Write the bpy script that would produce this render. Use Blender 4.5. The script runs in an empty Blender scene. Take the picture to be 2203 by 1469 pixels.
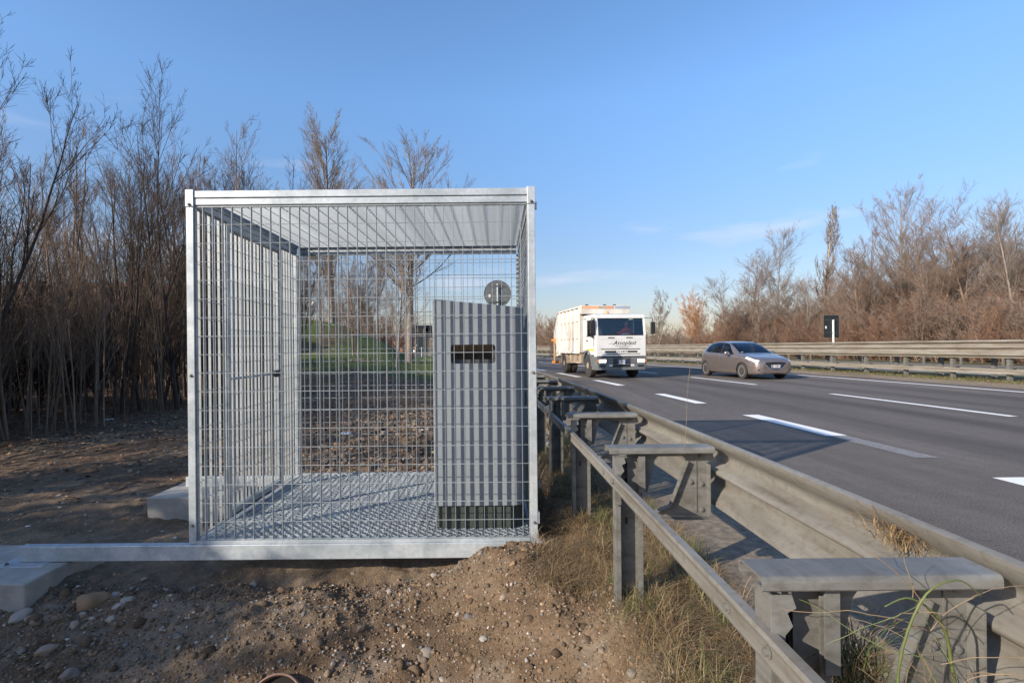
import bpy, bmesh, math, random
import numpy as np
from mathutils import Vector, Matrix, noise
from mathutils.geometry import tessellate_polygon

S = bpy.context.scene
C = S.collection
R = math.radians
RG = np.random.default_rng(7)
random.seed(7)

# ------------------------------------------------------------------ camera
EYE = 1.3
F_PX = 1130.0
cam_d = bpy.data.cameras.new('camera')
cam = bpy.data.objects.new('camera', cam_d)
C.objects.link(cam)
cam_d.sensor_width = 36.0
cam_d.sensor_fit = 'HORIZONTAL'
cam_d.lens = F_PX / 2203 * 36
cam_d.shift_x = 34.5 / 2203
cam_d.shift_y = 12.5 / 2203
cam_d.clip_start = 0.05
cam_d.clip_end = 3000
cam.matrix_world = Matrix.Translation((0, 0, EYE)) @ Matrix.Rotation(R(90), 4, 'X') @ Matrix.Rotation(R(-0.55), 4, 'Z')
S.camera = cam

# ------------------------------------------------------------------ light
SUN_EL = 23.3
SUN_DIR = Vector((-0.80, -0.60, 0)).normalized()          # towards the sun, horizontally
world = bpy.data.worlds.new('World')
S.world = world
world.use_nodes = True
wn = world.node_tree.nodes
wl = world.node_tree.links
wn.clear()
w_out = wn.new('ShaderNodeOutputWorld')
w_bg = wn.new('ShaderNodeBackground')
w_bg.inputs['Strength'].default_value = 0.14
sky = wn.new('ShaderNodeTexSky')
sky.sky_type = 'NISHITA'
sky.sun_disc = False
sky.sun_elevation = R(SUN_EL)
sky.sun_rotation = math.atan2(SUN_DIR.x, SUN_DIR.y)
sky.altitude = 100
sky.air_density = 1.0
sky.dust_density = 0.9
sky.ozone_density = 2.5
w_tc = wn.new('ShaderNodeTexCoord')
w_map = wn.new('ShaderNodeMapping')
w_map.inputs['Scale'].default_value = (1.6, 1.6, 9.0)
w_no = wn.new('ShaderNodeTexNoise')
w_no.inputs['Scale'].default_value = 1.5
w_no.inputs['Detail'].default_value = 5
w_no.inputs['Roughness'].default_value = 0.5
w_rp = wn.new('ShaderNodeValToRGB')
w_rp.color_ramp.elements[0].position = 0.58
w_rp.color_ramp.elements[0].color = (0, 0, 0, 1)
w_rp.color_ramp.elements[1].position = 0.75
w_rp.color_ramp.elements[1].color = (0.55, 0.55, 0.55, 1)
w_sep = wn.new('ShaderNodeSeparateXYZ')
w_band = wn.new('ShaderNodeMapRange')                      # clouds only low in the sky
w_band.inputs['From Min'].default_value = 0.42
w_band.inputs['From Max'].default_value = 0.20
w_band.inputs['To Min'].default_value = 0.0
w_band.inputs['To Max'].default_value = 1.0
w_mul = wn.new('ShaderNodeMath')
w_mul.operation = 'MULTIPLY'
w_mix = wn.new('ShaderNodeMix')
w_mix.data_type = 'RGBA'
w_mix.inputs[7].default_value = (4.6, 4.4, 4.9, 1)
w_hs = wn.new('ShaderNodeHueSaturation')
w_hs.inputs['Saturation'].default_value = 1.10
wl.new(w_tc.outputs['Generated'], w_map.inputs['Vector'])
wl.new(w_map.outputs['Vector'], w_no.inputs['Vector'])
wl.new(w_no.outputs['Fac'], w_rp.inputs['Fac'])
wl.new(w_tc.outputs['Generated'], w_sep.inputs['Vector'])
wl.new(w_sep.outputs['Z'], w_band.inputs['Value'])
wl.new(w_rp.outputs['Color'], w_mul.inputs[0])
wl.new(w_band.outputs['Result'], w_mul.inputs[1])
wl.new(w_mul.outputs[0], w_mix.inputs[0])
wl.new(sky.outputs['Color'], w_hs.inputs['Color'])
w_tint = wn.new('ShaderNodeMix')
w_tint.data_type = 'RGBA'; w_tint.blend_type = 'MULTIPLY'
w_tint.inputs[0].default_value = 1.0
w_grad = wn.new('ShaderNodeValToRGB')                      # hazier, dimmer towards the horizon
w_grad.color_ramp.elements[0].position = 0.0
w_grad.color_ramp.elements[0].color = (0.62, 0.51, 0.53, 1)
w_grad.color_ramp.elements[1].position = 0.42
w_grad.color_ramp.elements[1].color = (1.16, 1.20, 1.26, 1)
e_ = w_grad.color_ramp.elements.new(0.18)
e_.color = (0.80, 0.73, 0.755, 1)
wl.new(w_sep.outputs['Z'], w_grad.inputs['Fac'])
wl.new(w_grad.outputs['Color'], w_tint.inputs[7])
wl.new(w_hs.outputs['Color'], w_tint.inputs[6])
wl.new(w_tint.outputs[2], w_mix.inputs[6])
wl.new(w_mix.outputs[2], w_bg.inputs['Color'])
wl.new(w_bg.outputs['Background'], w_out.inputs['Surface'])

sun_d = bpy.data.lights.new('sun', 'SUN')
sun_d.energy = 4.7
sun_d.angle = R(0.5)
sun_d.color = (1.0, 0.89, 0.75)
sun = bpy.data.objects.new('sun', sun_d)
C.objects.link(sun)
to_sun = Vector((SUN_DIR.x * math.cos(R(SUN_EL)), SUN_DIR.y * math.cos(R(SUN_EL)), math.sin(R(SUN_EL))))
sun.rotation_euler = to_sun.to_track_quat('Z', 'Y').to_euler()
sun.location = (-20, -15, 30)

S.view_settings.view_transform = 'Standard'
S.view_settings.look = 'None'
S.view_settings.gamma = 1.0
S.view_settings.use_curve_mapping = False
S.view_settings.exposure = 0.6
S.render.engine = 'CYCLES'
S.cycles.max_bounces = 6
S.cycles.transparent_max_bounces = 12

# ------------------------------------------------------------------ helpers
def tag(o, label=None, cat=None, group=None, kind=None):
    if label: o['label'] = label
    if cat: o['category'] = cat
    if group: o['group'] = group
    if kind: o['kind'] = kind
    return o

def empty(name, loc=(0, 0, 0), rz=0.0, label=None, cat=None, group=None, parent=None):
    o = bpy.data.objects.new(name, None)
    o.empty_display_size = 0.1
    C.objects.link(o)
    o.location = loc
    o.rotation_euler = (0, 0, rz)
    if parent: o.parent = parent
    return tag(o, label, cat, group)

def link(name, me, mat=None, parent=None, loc=None):
    o = bpy.data.objects.new(name, me)
    C.objects.link(o)
    if mat is not None and len(me.materials) == 0:
        me.materials.append(mat)
    if parent: o.parent = parent
    if loc is not None: o.location = loc
    return o

def mesh_np(name, verts, faces, smooth=False):
    """verts (N,3); faces list of int arrays (M,k)"""
    me = bpy.data.meshes.new(name)
    verts = np.ascontiguousarray(verts, dtype=np.float32)
    me.vertices.add(len(verts))
    me.vertices.foreach_set('co', verts.ravel())
    if not isinstance(faces, (list, tuple)): faces = [faces]
    faces = [np.asarray(f, dtype=np.int32) for f in faces if len(f)]
    loops = np.concatenate([f.ravel() for f in faces])
    tot = np.concatenate([np.full(len(f), f.shape[1], np.int32) for f in faces])
    st = np.concatenate([[0], np.cumsum(tot)[:-1]]).astype(np.int32)
    me.loops.add(len(loops))
    me.loops.foreach_set('vertex_index', loops)
    me.polygons.add(len(tot))
    me.polygons.foreach_set('loop_start', st)
    me.polygons.foreach_set('loop_total', tot)
    me.update(calc_edges=True)
    me.validate()
    if smooth:
        me.polygons.foreach_set('use_smooth', np.ones(len(tot), bool))
    return me

class MB:
    """collects simple solids and builds them as one mesh"""
    def __init__(self):
        self.v = []; self.f = []
    def add(self, vs, fs):
        n = len(self.v)
        self.v += [tuple(p) for p in vs]
        self.f += [tuple(i + n for i in f) for f in fs]
        return self
    def box(self, x0, x1, y0, y1, z0, z1):
        vs = [(x0,y0,z0),(x1,y0,z0),(x1,y1,z0),(x0,y1,z0),(x0,y0,z1),(x1,y0,z1),(x1,y1,z1),(x0,y1,z1)]
        return self.add(vs, [(0,3,2,1),(4,5,6,7),(0,1,5,4),(1,2,6,5),(2,3,7,6),(3,0,4,7)])
    def prism(self, poly, axis, a, b):
        """poly 2D, extruded along axis ('x': poly is (y,z); 'y': (x,z); 'z': (x,y))"""
        n = len(poly)
        def P(p, t):
            return {'x': (t, p[0], p[1]), 'y': (p[0], t, p[1]), 'z': (p[0], p[1], t)}[axis]
        vs = [P(p, a) for p in poly] + [P(p, b) for p in poly]
        fs = [(i, (i+1) % n, n + (i+1) % n, n + i) for i in range(n)]
        tri = tessellate_polygon([[Vector((p[0], p[1], 0)) for p in poly]])
        fs += [tuple(t) for t in tri] + [tuple(n + i for i in reversed(t)) for t in tri]
        return self.add(vs, fs)
    def tube(self, pts, r, k=8, caps=True):
        pts = [Vector(p) for p in pts]
        rs = r if isinstance(r, (list, tuple)) else [r] * len(pts)
        d = (pts[-1] - pts[0]).normalized()
        u = d.cross(Vector((0, 0, 1)) if abs(d.z) < 0.9 else Vector((1, 0, 0))).normalized()
        vs = []
        for i, p in enumerate(pts):
            t = (pts[min(i+1, len(pts)-1)] - pts[max(i-1, 0)]).normalized()
            w = t.cross(u).normalized(); uu = w.cross(t).normalized()
            for j in range(k):
                a = 2 * math.pi * j / k
                vs.append(p + (uu * math.cos(a) + w * math.sin(a)) * rs[i])
        fs = []
        for i in range(len(pts) - 1):
            for j in range(k):
                fs.append((i*k+j, i*k+(j+1) % k, (i+1)*k+(j+1) % k, (i+1)*k+j))
        if caps:
            fs.append(tuple(reversed(range(k))))
            fs.append(tuple((len(pts)-1)*k + j for j in range(k)))
        return self.add(vs, fs)
    def lathe(self, prof, axis='x', c=(0, 0, 0), k=24):
        """prof [(t, r)] along the axis"""
        vs = []
        for t, r in prof:
            for j in range(k):
                a = 2 * math.pi * j / k
                q = (t, r*math.cos(a), r*math.sin(a)) if axis == 'x' else ((r*math.cos(a), t, r*math.sin(a)) if axis == 'y' else (r*math.cos(a), r*math.sin(a), t))
                vs.append((c[0]+q[0], c[1]+q[1], c[2]+q[2]))
        fs = []
        for i in range(len(prof) - 1):
            for j in range(k):
                fs.append((i*k+j, i*k+(j+1) % k, (i+1)*k+(j+1) % k, (i+1)*k+j))
        if prof[0][1] > 1e-4: fs.append(tuple(reversed(range(k))))
        if prof[-1][1] > 1e-4: fs.append(tuple((len(prof)-1)*k + j for j in range(k)))
        return self.add(vs, fs)
    def sweep(self, prof, ys, fn, closed=True):
        """closed profile [(x,z)] carried along ys; fn(x,y,z) -> point"""
        n = len(prof); vs = []
        for y in ys:
            for (x, z) in prof: vs.append(fn(x, y, z))
        fs = []
        m = n if closed else n - 1
        for i in range(len(ys) - 1):
            for j in range(m):
                fs.append((i*n+j, i*n+(j+1) % n, (i+1)*n+(j+1) % n, (i+1)*n+j))
        if closed:
            tri = tessellate_polygon([[Vector((p[0], p[1], 0)) for p in prof]])
            fs += [tuple(t) for t in tri] + [tuple((len(ys)-1)*n + i for i in reversed(t)) for t in tri]
        return self.add(vs, fs)
    def me(self, name, smooth=False, recalc=True):
        me = bpy.data.meshes.new(name)
        me.from_pydata(self.v, [], self.f)
        if recalc:
            bm = bmesh.new(); bm.from_mesh(me)
            bmesh.ops.recalc_face_normals(bm, faces=bm.faces)
            bm.to_mesh(me); bm.free()
        if smooth:
            for p in me.polygons: p.use_smooth = True
        me.update()
        return me
    def build(self, name, mat, parent=None, smooth=False, bevel=0.0, loc=None):
        me = self.me(name, smooth)
        o = link(name, me, mat, parent, loc)
        if bevel > 0:
            m = o.modifiers.new('bevel', 'BEVEL')
            m.width = bevel; m.segments = 2; m.limit_method = 'ANGLE'; m.angle_limit = R(40)
        return o

# ------------------------------------------------------------------ materials
def new_mat(name):
    m = bpy.data.materials.new(name)
    m.use_nodes = True
    nt = m.node_tree
    b = nt.nodes['Principled BSDF']
    return m, nt, b

def noise_node(nt, scale, detail=4, rough=0.55, coord='Object', stretch=None, dist=0.0):
    tc = nt.nodes.new('ShaderNodeTexCoord')
    n = nt.nodes.new('ShaderNodeTexNoise')
    n.inputs['Scale'].default_value = scale
    n.inputs['Detail'].default_value = detail
    n.inputs['Roughness'].default_value = rough
    n.inputs['Distortion'].default_value = dist
    if stretch:
        mp = nt.nodes.new('ShaderNodeMapping')
        mp.inputs['Scale'].default_value = stretch
        nt.links.new(tc.outputs[coord], mp.inputs['Vector'])
        nt.links.new(mp.outputs['Vector'], n.inputs['Vector'])
    else:
        nt.links.new(tc.outputs[coord], n.inputs['Vector'])
    return n

def ramp(nt, fac, stops):
    r = nt.nodes.new('ShaderNodeValToRGB')
    e = r.color_ramp.elements
    while len(e) < len(stops): e.new(0.5)
    for i, (p, c) in enumerate(stops):
        e[i].position = p
        e[i].color = (c[0], c[1], c[2], 1) if not isinstance(c, (int, float)) else (c, c, c, 1)
    nt.links.new(fac, r.inputs['Fac'])
    return r

def mix(nt, fac, a, b, mode='MIX'):
    m = nt.nodes.new('ShaderNodeMix')
    m.data_type = 'RGBA'; m.blend_type = mode
    if isinstance(fac, (int, float)): m.inputs[0].default_value = fac
    else: nt.links.new(fac, m.inputs[0])
    for i, c in ((6, a), (7, b)):
        if isinstance(c, (tuple, list)): m.inputs[i].default_value = (c[0], c[1], c[2], 1)
        else: nt.links.new(c, m.inputs[i])
    return m.outputs[2]

def bump(nt, b, height, strength=0.3, dist=0.01):
    n = nt.nodes.new('ShaderNodeBump')
    n.inputs['Strength'].default_value = strength
    n.inputs['Distance'].default_value = dist
    nt.links.new(height, n.inputs['Height'])
    nt.links.new(n.outputs['Normal'], b.inputs['Normal'])

def simple(name, c1, c2=None, scale=8, rough=0.6, metal=0.0, bumps=0.0, bdist=0.005, coord='Object', stretch=None, spec=0.5, detail=5):
    m, nt, b = new_mat(name)
    b.inputs['Roughness'].default_value = rough
    b.inputs['Metallic'].default_value = metal
    b.inputs['Specular IOR Level'].default_value = spec
    if c2 is None:
        c2 = tuple(x * 0.82 for x in c1)
    n = noise_node(nt, scale, detail, 0.6, coord, stretch)
    r = ramp(nt, n.outputs['Fac'], [(0.3, c2), (0.7, c1)])
    nt.links.new(r.outputs['Color'], b.inputs['Base Color'])
    if bumps: bump(nt, b, n.outputs['Fac'], bumps, bdist)
    return m

def mat_galv(name='galvanised_steel', k=1.0):
    m, nt, b = new_mat(name)
    n1 = noise_node(nt, 4.5, 5, 0.6, dist=0.4)
    tc = nt.nodes.new('ShaderNodeTexCoord')
    v = nt.nodes.new('ShaderNodeTexVoronoi')
    v.inputs['Scale'].default_value = 45
    nt.links.new(tc.outputs['Object'], v.inputs['Vector'])
    base = ramp(nt, n1.outputs['Fac'], [(0.32, (0.31*k, 0.35*k, 0.375*k)), (0.62, (0.52*k, 0.56*k, 0.575*k))])
    sp = ramp(nt, v.outputs['Color'], [(0.0, 0.82), (1.0, 1.0)])
    col = mix(nt, 1.0, base.outputs['Color'], sp.outputs['Color'], 'MULTIPLY')
    nt.links.new(col, b.inputs['Base Color'])
    b.inputs['Metallic'].default_value = 0.28
    rr = ramp(nt, n1.outputs['Fac'], [(0.3, 0.50), (0.7, 0.36)])
    nt.links.new(rr.outputs['Color'], b.inputs['Roughness'])
    return m

def mat_rail(name, warm=0.0):
    m, nt, b = new_mat(name)
    n1 = noise_node(nt, 2.6, 7, 0.68, stretch=(1.5, 0.35, 4.5), dist=0.5)
    n2 = noise_node(nt, 26, 4, 0.7)
    a = (0.115 + warm*0.06, 0.100 + warm*0.04, 0.078 + warm*0.02); c = (0.245 + warm*0.09, 0.235 + warm*0.07, 0.21 + warm*0.045)
    base = ramp(nt, n1.outputs['Fac'], [(0.3, a), (0.66, c)])
    sp = ramp(nt, n2.outputs['Fac'], [(0.30, (0.72, 0.68, 0.62)), (0.5, (1, 1, 1))])
    col = mix(nt, 0.8, base.outputs['Color'], sp.outputs['Color'], 'MULTIPLY')
    n3 = noise_node(nt, 9, 5, 0.7, stretch=(1, 1, 0.35))
    ru = ramp(nt, n3.outputs['Fac'], [(0.66, 0.0), (0.76, 0.7)])
    col = mix(nt, ru.outputs['Color'], col, (0.17, 0.095, 0.05))
    nt.links.new(col, b.inputs['Base Color'])
    b.inputs['Metallic'].default_value = 0.12
    b.inputs['Roughness'].default_value = 0.55
    bump(nt, b, n2.outputs['Fac'], 0.12, 0.003)
    return m

def mat_asphalt():
    m, nt, b = new_mat('asphalt')
    n1 = noise_node(nt, 0.55, 6, 0.66, stretch=(1.8, 0.16, 1), dist=0.4)
    n2 = noise_node(nt, 75, 3, 0.8)
    n3 = noise_node(nt, 5, 6, 0.75)
    base = ramp(nt, n1.outputs['Fac'], [(0.28, (0.084, 0.074, 0.066)), (0.5, (0.118, 0.104, 0.092)), (0.72, (0.158, 0.141, 0.125))])
    sp = ramp(nt, n2.outputs['Fac'], [(0.30, 0.35), (0.5, 1.0), (0.70, 1.9)])
    col = mix(nt, 0.85, base.outputs['Color'], sp.outputs['Color'], 'MULTIPLY')
    pt = ramp(nt, n3.outputs['Fac'], [(0.35, 0.82), (0.6, 1.05)])
    col = mix(nt, 0.6, col, pt.outputs['Color'], 'MULTIPLY')
    la = nt.nodes.new('ShaderNodeAttribute'); la.attribute_name = 'wear'
    wr = ramp(nt, la.outputs['Fac'], [(0.0, 1.06), (1.0, 0.80)])
    col = mix(nt, 1.0, col, wr.outputs['Color'], 'MULTIPLY')
    n5 = noise_node(nt, 0.9, 3, 0.5, stretch=(1, 0.5, 1), dist=1.2)
    ck = ramp(nt, n5.outputs['Fac'], [(0.492, 0.0), (0.4985, 0.55), (0.505, 0.0)])
    n6 = noise_node(nt, 0.3, 2, 0.5)
    ckm = ramp(nt, n6.outputs['Fac'], [(0.52, 0.0), (0.60, 1.0)])
    col = mix(nt, mix(nt, 1.0, ck.outputs['Color'], ckm.outputs['Color'], 'MULTIPLY'), col, (0.03, 0.028, 0.026))
    # short cracks near the edge
    tc = nt.nodes.new('ShaderNodeTexCoord')
    mp = nt.nodes.new('ShaderNodeMapping'); mp.inputs['Scale'].default_value = (4, 20, 4)
    v = nt.nodes.new('ShaderNodeTexNoise'); v.inputs['Scale'].default_value = 1.6; v.inputs['Detail'].default_value = 2
    nt.links.new(tc.outputs['Object'], mp.inputs['Vector']); nt.links.new(mp.outputs['Vector'], v.inputs['Vector'])
    cr = ramp(nt, v.outputs['Fac'], [(0.665, 0.0), (0.69, 0.75)])
    sx = nt.nodes.new('ShaderNodeSeparateXYZ'); nt.links.new(tc.outputs['Object'], sx.inputs['Vector'])
    mr = nt.nodes.new('ShaderNodeMapRange'); mr.inputs['From Min'].default_value = 4.3; mr.inputs['From Max'].default_value = 3.0
    nt.links.new(sx.outputs['X'], mr.inputs['Value'])
    mm = nt.nodes.new('ShaderNodeMath'); mm.operation = 'MULTIPLY'
    nt.links.new(cr.outputs['Color'], mm.inputs[0]); nt.links.new(mr.outputs['Result'], mm.inputs[1])
    col = mix(nt, mm.outputs[0], col, (0.03, 0.028, 0.027))
    nt.links.new(col, b.inputs['Base Color'])
    b.inputs['Roughness'].default_value = 0.82
    b.inputs['Specular IOR Level'].default_value = 0.15
    bump(nt, b, n2.outputs['Fac'], 0.5, 0.004)
    return m

def mat_marking(name, wear):
    m, nt, b = new_mat(name)
    n1 = noise_node(nt, 60, 4, 0.75)
    r = ramp(nt, n1.outputs['Fac'], [(wear - 0.06, (0.17, 0.16, 0.15)), (wear + 0.03, (0.78, 0.77, 0.74))])
    nt.links.new(r.outputs['Color'], b.inputs['Base Color'])
    b.inputs['Roughness'].default_value = 0.7
    return m

def mat_ground():
    m, nt, b = new_mat('dirt_and_turf')
    n1 = noise_node(nt, 1.1, 7, 0.62, dist=0.5)
    n2 = noise_node(nt, 14, 6, 0.72)
    n3 = noise_node(nt, 75, 4, 0.7)
    base = ramp(nt, n1.outputs['Fac'], [(0.30, (0.060, 0.038, 0.022)), (0.50, (0.140, 0.096, 0.060)), (0.72, (0.215, 0.165, 0.115))])
    sp = ramp(nt, n2.outputs['Fac'], [(0.30, (0.55, 0.50, 0.45)), (0.52, (1, 1, 1)), (0.75, (1.25, 1.2, 1.1))])
    col = mix(nt, 0.8, base.outputs['Color'], sp.outputs['Color'], 'MULTIPLY')
    s3 = ramp(nt, n3.outputs['Fac'], [(0.3, 0.6), (0.5, 1.0), (0.72, 1.45)])
    col = mix(nt, 0.75, col, s3.outputs['Color'], 'MULTIPLY')
    # pebbles in the soil
    tc = nt.nodes.new('ShaderNodeTexCoord')
    v = nt.nodes.new('ShaderNodeTexVoronoi'); v.inputs['Scale'].default_value = 42; v.inputs['Randomness'].default_value = 1
    nt.links.new(tc.outputs['Object'], v.inputs['Vector'])
    pd = ramp(nt, v.outputs['Distance'], [(0.20, 1.0), (0.32, 0.0)])
    sc_ = nt.nodes.new('ShaderNodeSeparateColor'); nt.links.new(v.outputs['Color'], sc_.inputs['Color'])
    pk = ramp(nt, sc_.outputs['Red'], [(0.62, 0.0), (0.66, 1.0)])
    pm = nt.nodes.new('ShaderNodeMath'); pm.operation = 'MULTIPLY'
    nt.links.new(pd.outputs['Color'], pm.inputs[0]); nt.links.new(pk.outputs['Color'], pm.inputs[1])
    pc = ramp(nt, sc_.outputs['Green'], [(0.0, (0.13, 0.105, 0.08)), (0.5, (0.22, 0.19, 0.155)), (1.0, (0.34, 0.30, 0.26))])
    col = mix(nt, pm.outputs[0], col, pc.outputs['Color'])
    at = nt.nodes.new('ShaderNodeAttribute'); at.attribute_name = 'zone'
    sz = nt.nodes.new('ShaderNodeSeparateColor'); nt.links.new(at.outputs['Color'], sz.inputs['Color'])
    g = ramp(nt, n2.outputs['Fac'], [(0.3, (0.045, 0.075, 0.018)), (0.6, (0.10, 0.125, 0.035)), (0.8, (0.16, 0.14, 0.06))])
    lf = ramp(nt, n2.outputs['Fac'], [(0.3, (0.055, 0.036, 0.024)), (0.55, (0.13, 0.078, 0.045)), (0.8, (0.23, 0.15, 0.09))])
    col = mix(nt, sz.outputs['Green'], col, lf.outputs['Color'])
    col = mix(nt, sz.outputs['Red'], col, g.outputs['Color'])
    # pale trodden gravel dust
    gr = ramp(nt, n2.outputs['Fac'], [(0.3, (0.12, 0.092, 0.066)), (0.7, (0.24, 0.195, 0.15))])
    col = mix(nt, sz.outputs['Blue'], col, gr.outputs['Color'])
    nt.links.new(col, b.inputs['Base Color'])
    b.inputs['Roughness'].default_value = 0.95
    b.inputs['Specular IOR Level'].default_value = 0.2
    ad = nt.nodes.new('ShaderNodeMath'); ad.operation = 'ADD'
    nt.links.new(n2.outputs['Fac'], ad.inputs[0]); nt.links.new(n3.outputs['Fac'], ad.inputs[1])
    ad2 = nt.nodes.new('ShaderNodeMath'); ad2.operation = 'MULTIPLY_ADD'
    nt.links.new(pm.outputs[0], ad2.inputs[0]); ad2.inputs[1].default_value = 0.5
    nt.links.new(ad.outputs[0], ad2.inputs[2])
    bump(nt, b, ad2.outputs[0], 0.8, 0.012)
    return m

def mat_attr(name, rough=0.8, trans=0.0):
    """colour from the mesh's own per-piece colour attribute, with a little noise"""
    m, nt, b = new_mat(name)
    at = nt.nodes.new('ShaderNodeAttribute'); at.attribute_name = 'tint'
    n = noise_node(nt, 30, 3, 0.6)
    r = ramp(nt, n.outputs['Fac'], [(0.3, 0.8), (0.7, 1.1)])
    col = mix(nt, 1.0, at.outputs['Color'], r.outputs['Color'], 'MULTIPLY')
    nt.links.new(col, b.inputs['Base Color'])
    b.inputs['Roughness'].default_value = rough
    b.inputs['Specular IOR Level'].default_value = 0.25
    return m

def mat_bark(name, c1, c2):
    m, nt, b = new_mat(name)
    n = noise_node(nt, 3, 4, 0.6, stretch=(1, 1, 0.4))
    oi = nt.nodes.new('ShaderNodeObjectInfo')
    r = ramp(nt, n.outputs['Fac'], [(0.3, c2), (0.7, c1)])
    rr = ramp(nt, oi.outputs['Random'], [(0, 0.8), (1, 1.2)])
    col = mix(nt, 1.0, r.outputs['Color'], rr.outputs['Color'], 'MULTIPLY')
    nt.links.new(col, b.inputs['Base Color'])
    b.inputs['Roughness'].default_value = 0.85
    b.inputs['Specular IOR Level'].default_value = 0.2
    return m

def mat_glass(name, col=(0.03, 0.045, 0.055), trans=0.5):
    m, nt, b = new_mat(name)
    nt.nodes.remove(b)
    gl = nt.nodes.new('ShaderNodeBsdfGlossy'); gl.inputs['Roughness'].default_value = 0.03
    gl.inputs['Color'].default_value = (0.9, 0.95, 1, 1)
    tr = nt.nodes.new('ShaderNodeBsdfTransparent'); tr.inputs['Color'].default_value = (trans, trans*1.04, trans*1.02, 1)
    fr = nt.nodes.new('ShaderNodeFresnel'); fr.inputs['IOR'].default_value = 1.6
    mx = nt.nodes.new('ShaderNodeMixShader')
    nt.links.new(fr.outputs[0], mx.inputs[0]); nt.links.new(tr.outputs[0], mx.inputs[1]); nt.links.new(gl.outputs[0], mx.inputs[2])
    nt.links.new(mx.outputs[0], nt.nodes['Material Output'].inputs['Surface'])
    return m

def mat_lamp(name, col, e):
    m, nt, b = new_mat(name)
    b.inputs['Base Color'].default_value = (0.8, 0.8, 0.78, 1)
    b.inputs['Roughness'].default_value = 0.15
    n = noise_node(nt, 30, 2)
    r = ramp(nt, n.outputs['Fac'], [(0.35, tuple(x*0.35 for x in col)), (0.6, col)])
    nt.links.new(r.outputs['Color'], b.inputs['Emission Color'])
    b.inputs['Emission Strength'].default_value = e
    return m

GALV = mat_galv()
MESH = mat_galv('galvanised_grille', 0.78)
RAIL = mat_rail('weathered_rail_steel', -0.1)
RAILFAR = mat_rail('weathered_far_rail_steel', 0.7)
POST = mat_rail('weathered_post_steel', -0.5)
ASPH = mat_asphalt()
MARK = mat_marking('white_road_paint', 0.30)
MARKWORN = mat_marking('worn_road_paint', 0.63)
GROUND = mat_ground()
CONC = simple('concrete', (0.36, 0.34, 0.30), (0.24, 0.225, 0.20), 7, 0.9, bumps=0.3, bdist=0.01)
CONCDIRT = simple('dirty_concrete', (0.25, 0.205, 0.15), (0.085, 0.068, 0.048), 9, 0.95, bumps=0.7, bdist=0.02, detail=9)
STONE = mat_attr('stone', 0.8)
BLADE = mat_attr('grass_blade', 0.75)
BARK_DARK = mat_bark('dark_bark', (0.085, 0.064, 0.050), (0.042, 0.032, 0.026))
BARK_MID = mat_bark('warm_brown_bark', (0.23, 0.165, 0.115), (0.11, 0.078, 0.055))
BARK_PALE = mat_bark('pale_bark', (0.30, 0.25, 0.21), (0.19, 0.155, 0.125))
BARK_RED = mat_bark('reddish_bark', (0.27, 0.155, 0.10), (0.15, 0.088, 0.058))
BARK_BROWN = mat_bark('brown_bark', (0.26, 0.19, 0.145), (0.15, 0.11, 0.085))
BARK_ORANGE = mat_bark('orange_twigs', (0.50, 0.27, 0.13), (0.33, 0.17, 0.08))
DARKSTEEL = simple('dark_grey_steel', (0.05, 0.052, 0.055), None, 12, 0.5)
BLACK = simple('black_plastic', (0.02, 0.02, 0.021), None, 20, 0.45)
RUBBER = simple('tyre_rubber', (0.045, 0.042, 0.04), (0.028, 0.026, 0.025), 15, 0.85)
CABINET = simple('grey_blue_cabinet_paint', (0.215, 0.240, 0.262), (0.195, 0.220, 0.243), 3, 0.42)
CABBASE = simple('dark_green_base_paint', (0.050, 0.060, 0.052), None, 6, 0.5)

# ------------------------------------------------------------------ road layout
VERGEDIRT = simple('gravelly_verge', (0.27, 0.215, 0.155), (0.10, 0.078, 0.055), 16, 0.95, bumps=0.5, bdist=0.02, detail=7)
def off(y):
    if y <= 0: return 0.0
    if y <= 43: return y * y / 349.0
    return 43 * 43 / 349.0 + (y - 43) * (2 * 43 / 349.0)
def cv(x, y, z):
    return (x - off(y), y, z)
offv = np.vectorize(off)

YS = list(np.arange(-40, 0, 4.0)) + list(np.arange(0, 60, 1.0)) + list(np.arange(60, 140, 8.0)) + list(np.arange(140, 701, 40.0))

def strip(name, x0, x1, z0, z1, mat, label, ys=YS, nx=1, kind='structure', parent=None, zn=0.0):
    vs = []; n = nx + 1
    for y in ys:
        for i in range(n):
            t = i / nx
            x = x0 + (x1 - x0) * t
            z = z0 + (z1 - z0) * t
            if zn: z += zn * noise.noise(Vector((x * 0.9, y * 0.5, 3.3)))
            vs.append(cv(x, y, z))
    fs = [(i*n+j, i*n+j+1, (i+1)*n+j+1, (i+1)*n+j) for i in range(len(ys)-1) for j in range(nx)]
    me = mesh_np(name, np.array(vs), np.array(fs), smooth=True)
    o = link(name, me, mat, parent)
    if parent is None: tag(o, label, 'road' if 'road' in name else 'ground', kind=kind)
    return o

road = strip('road', 1.16, 15.3, 0.0, 0.0, ASPH, 'grey asphalt carriageway curving away behind the truck and the car', nx=70)
_wx = 1.16 + (15.3 - 1.16) * (np.arange(len(road.data.vertices)) % 71) / 70
_w = sum(np.exp(-((_wx - c) / 0.42) ** 2) for c in (2.6, 6.35, 8.0, 10.7, 12.6))
_at = road.data.attributes.new('wear', 'FLOAT', 'POINT'); _at.data.foreach_set('value', np.clip(_w, 0, 1).astype(np.float32))
road2 = strip('road', 21.0, 30.5, 0.0, 0.0, ASPH, 'opposite carriageway beyond the central guardrail', nx=2)

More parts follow.
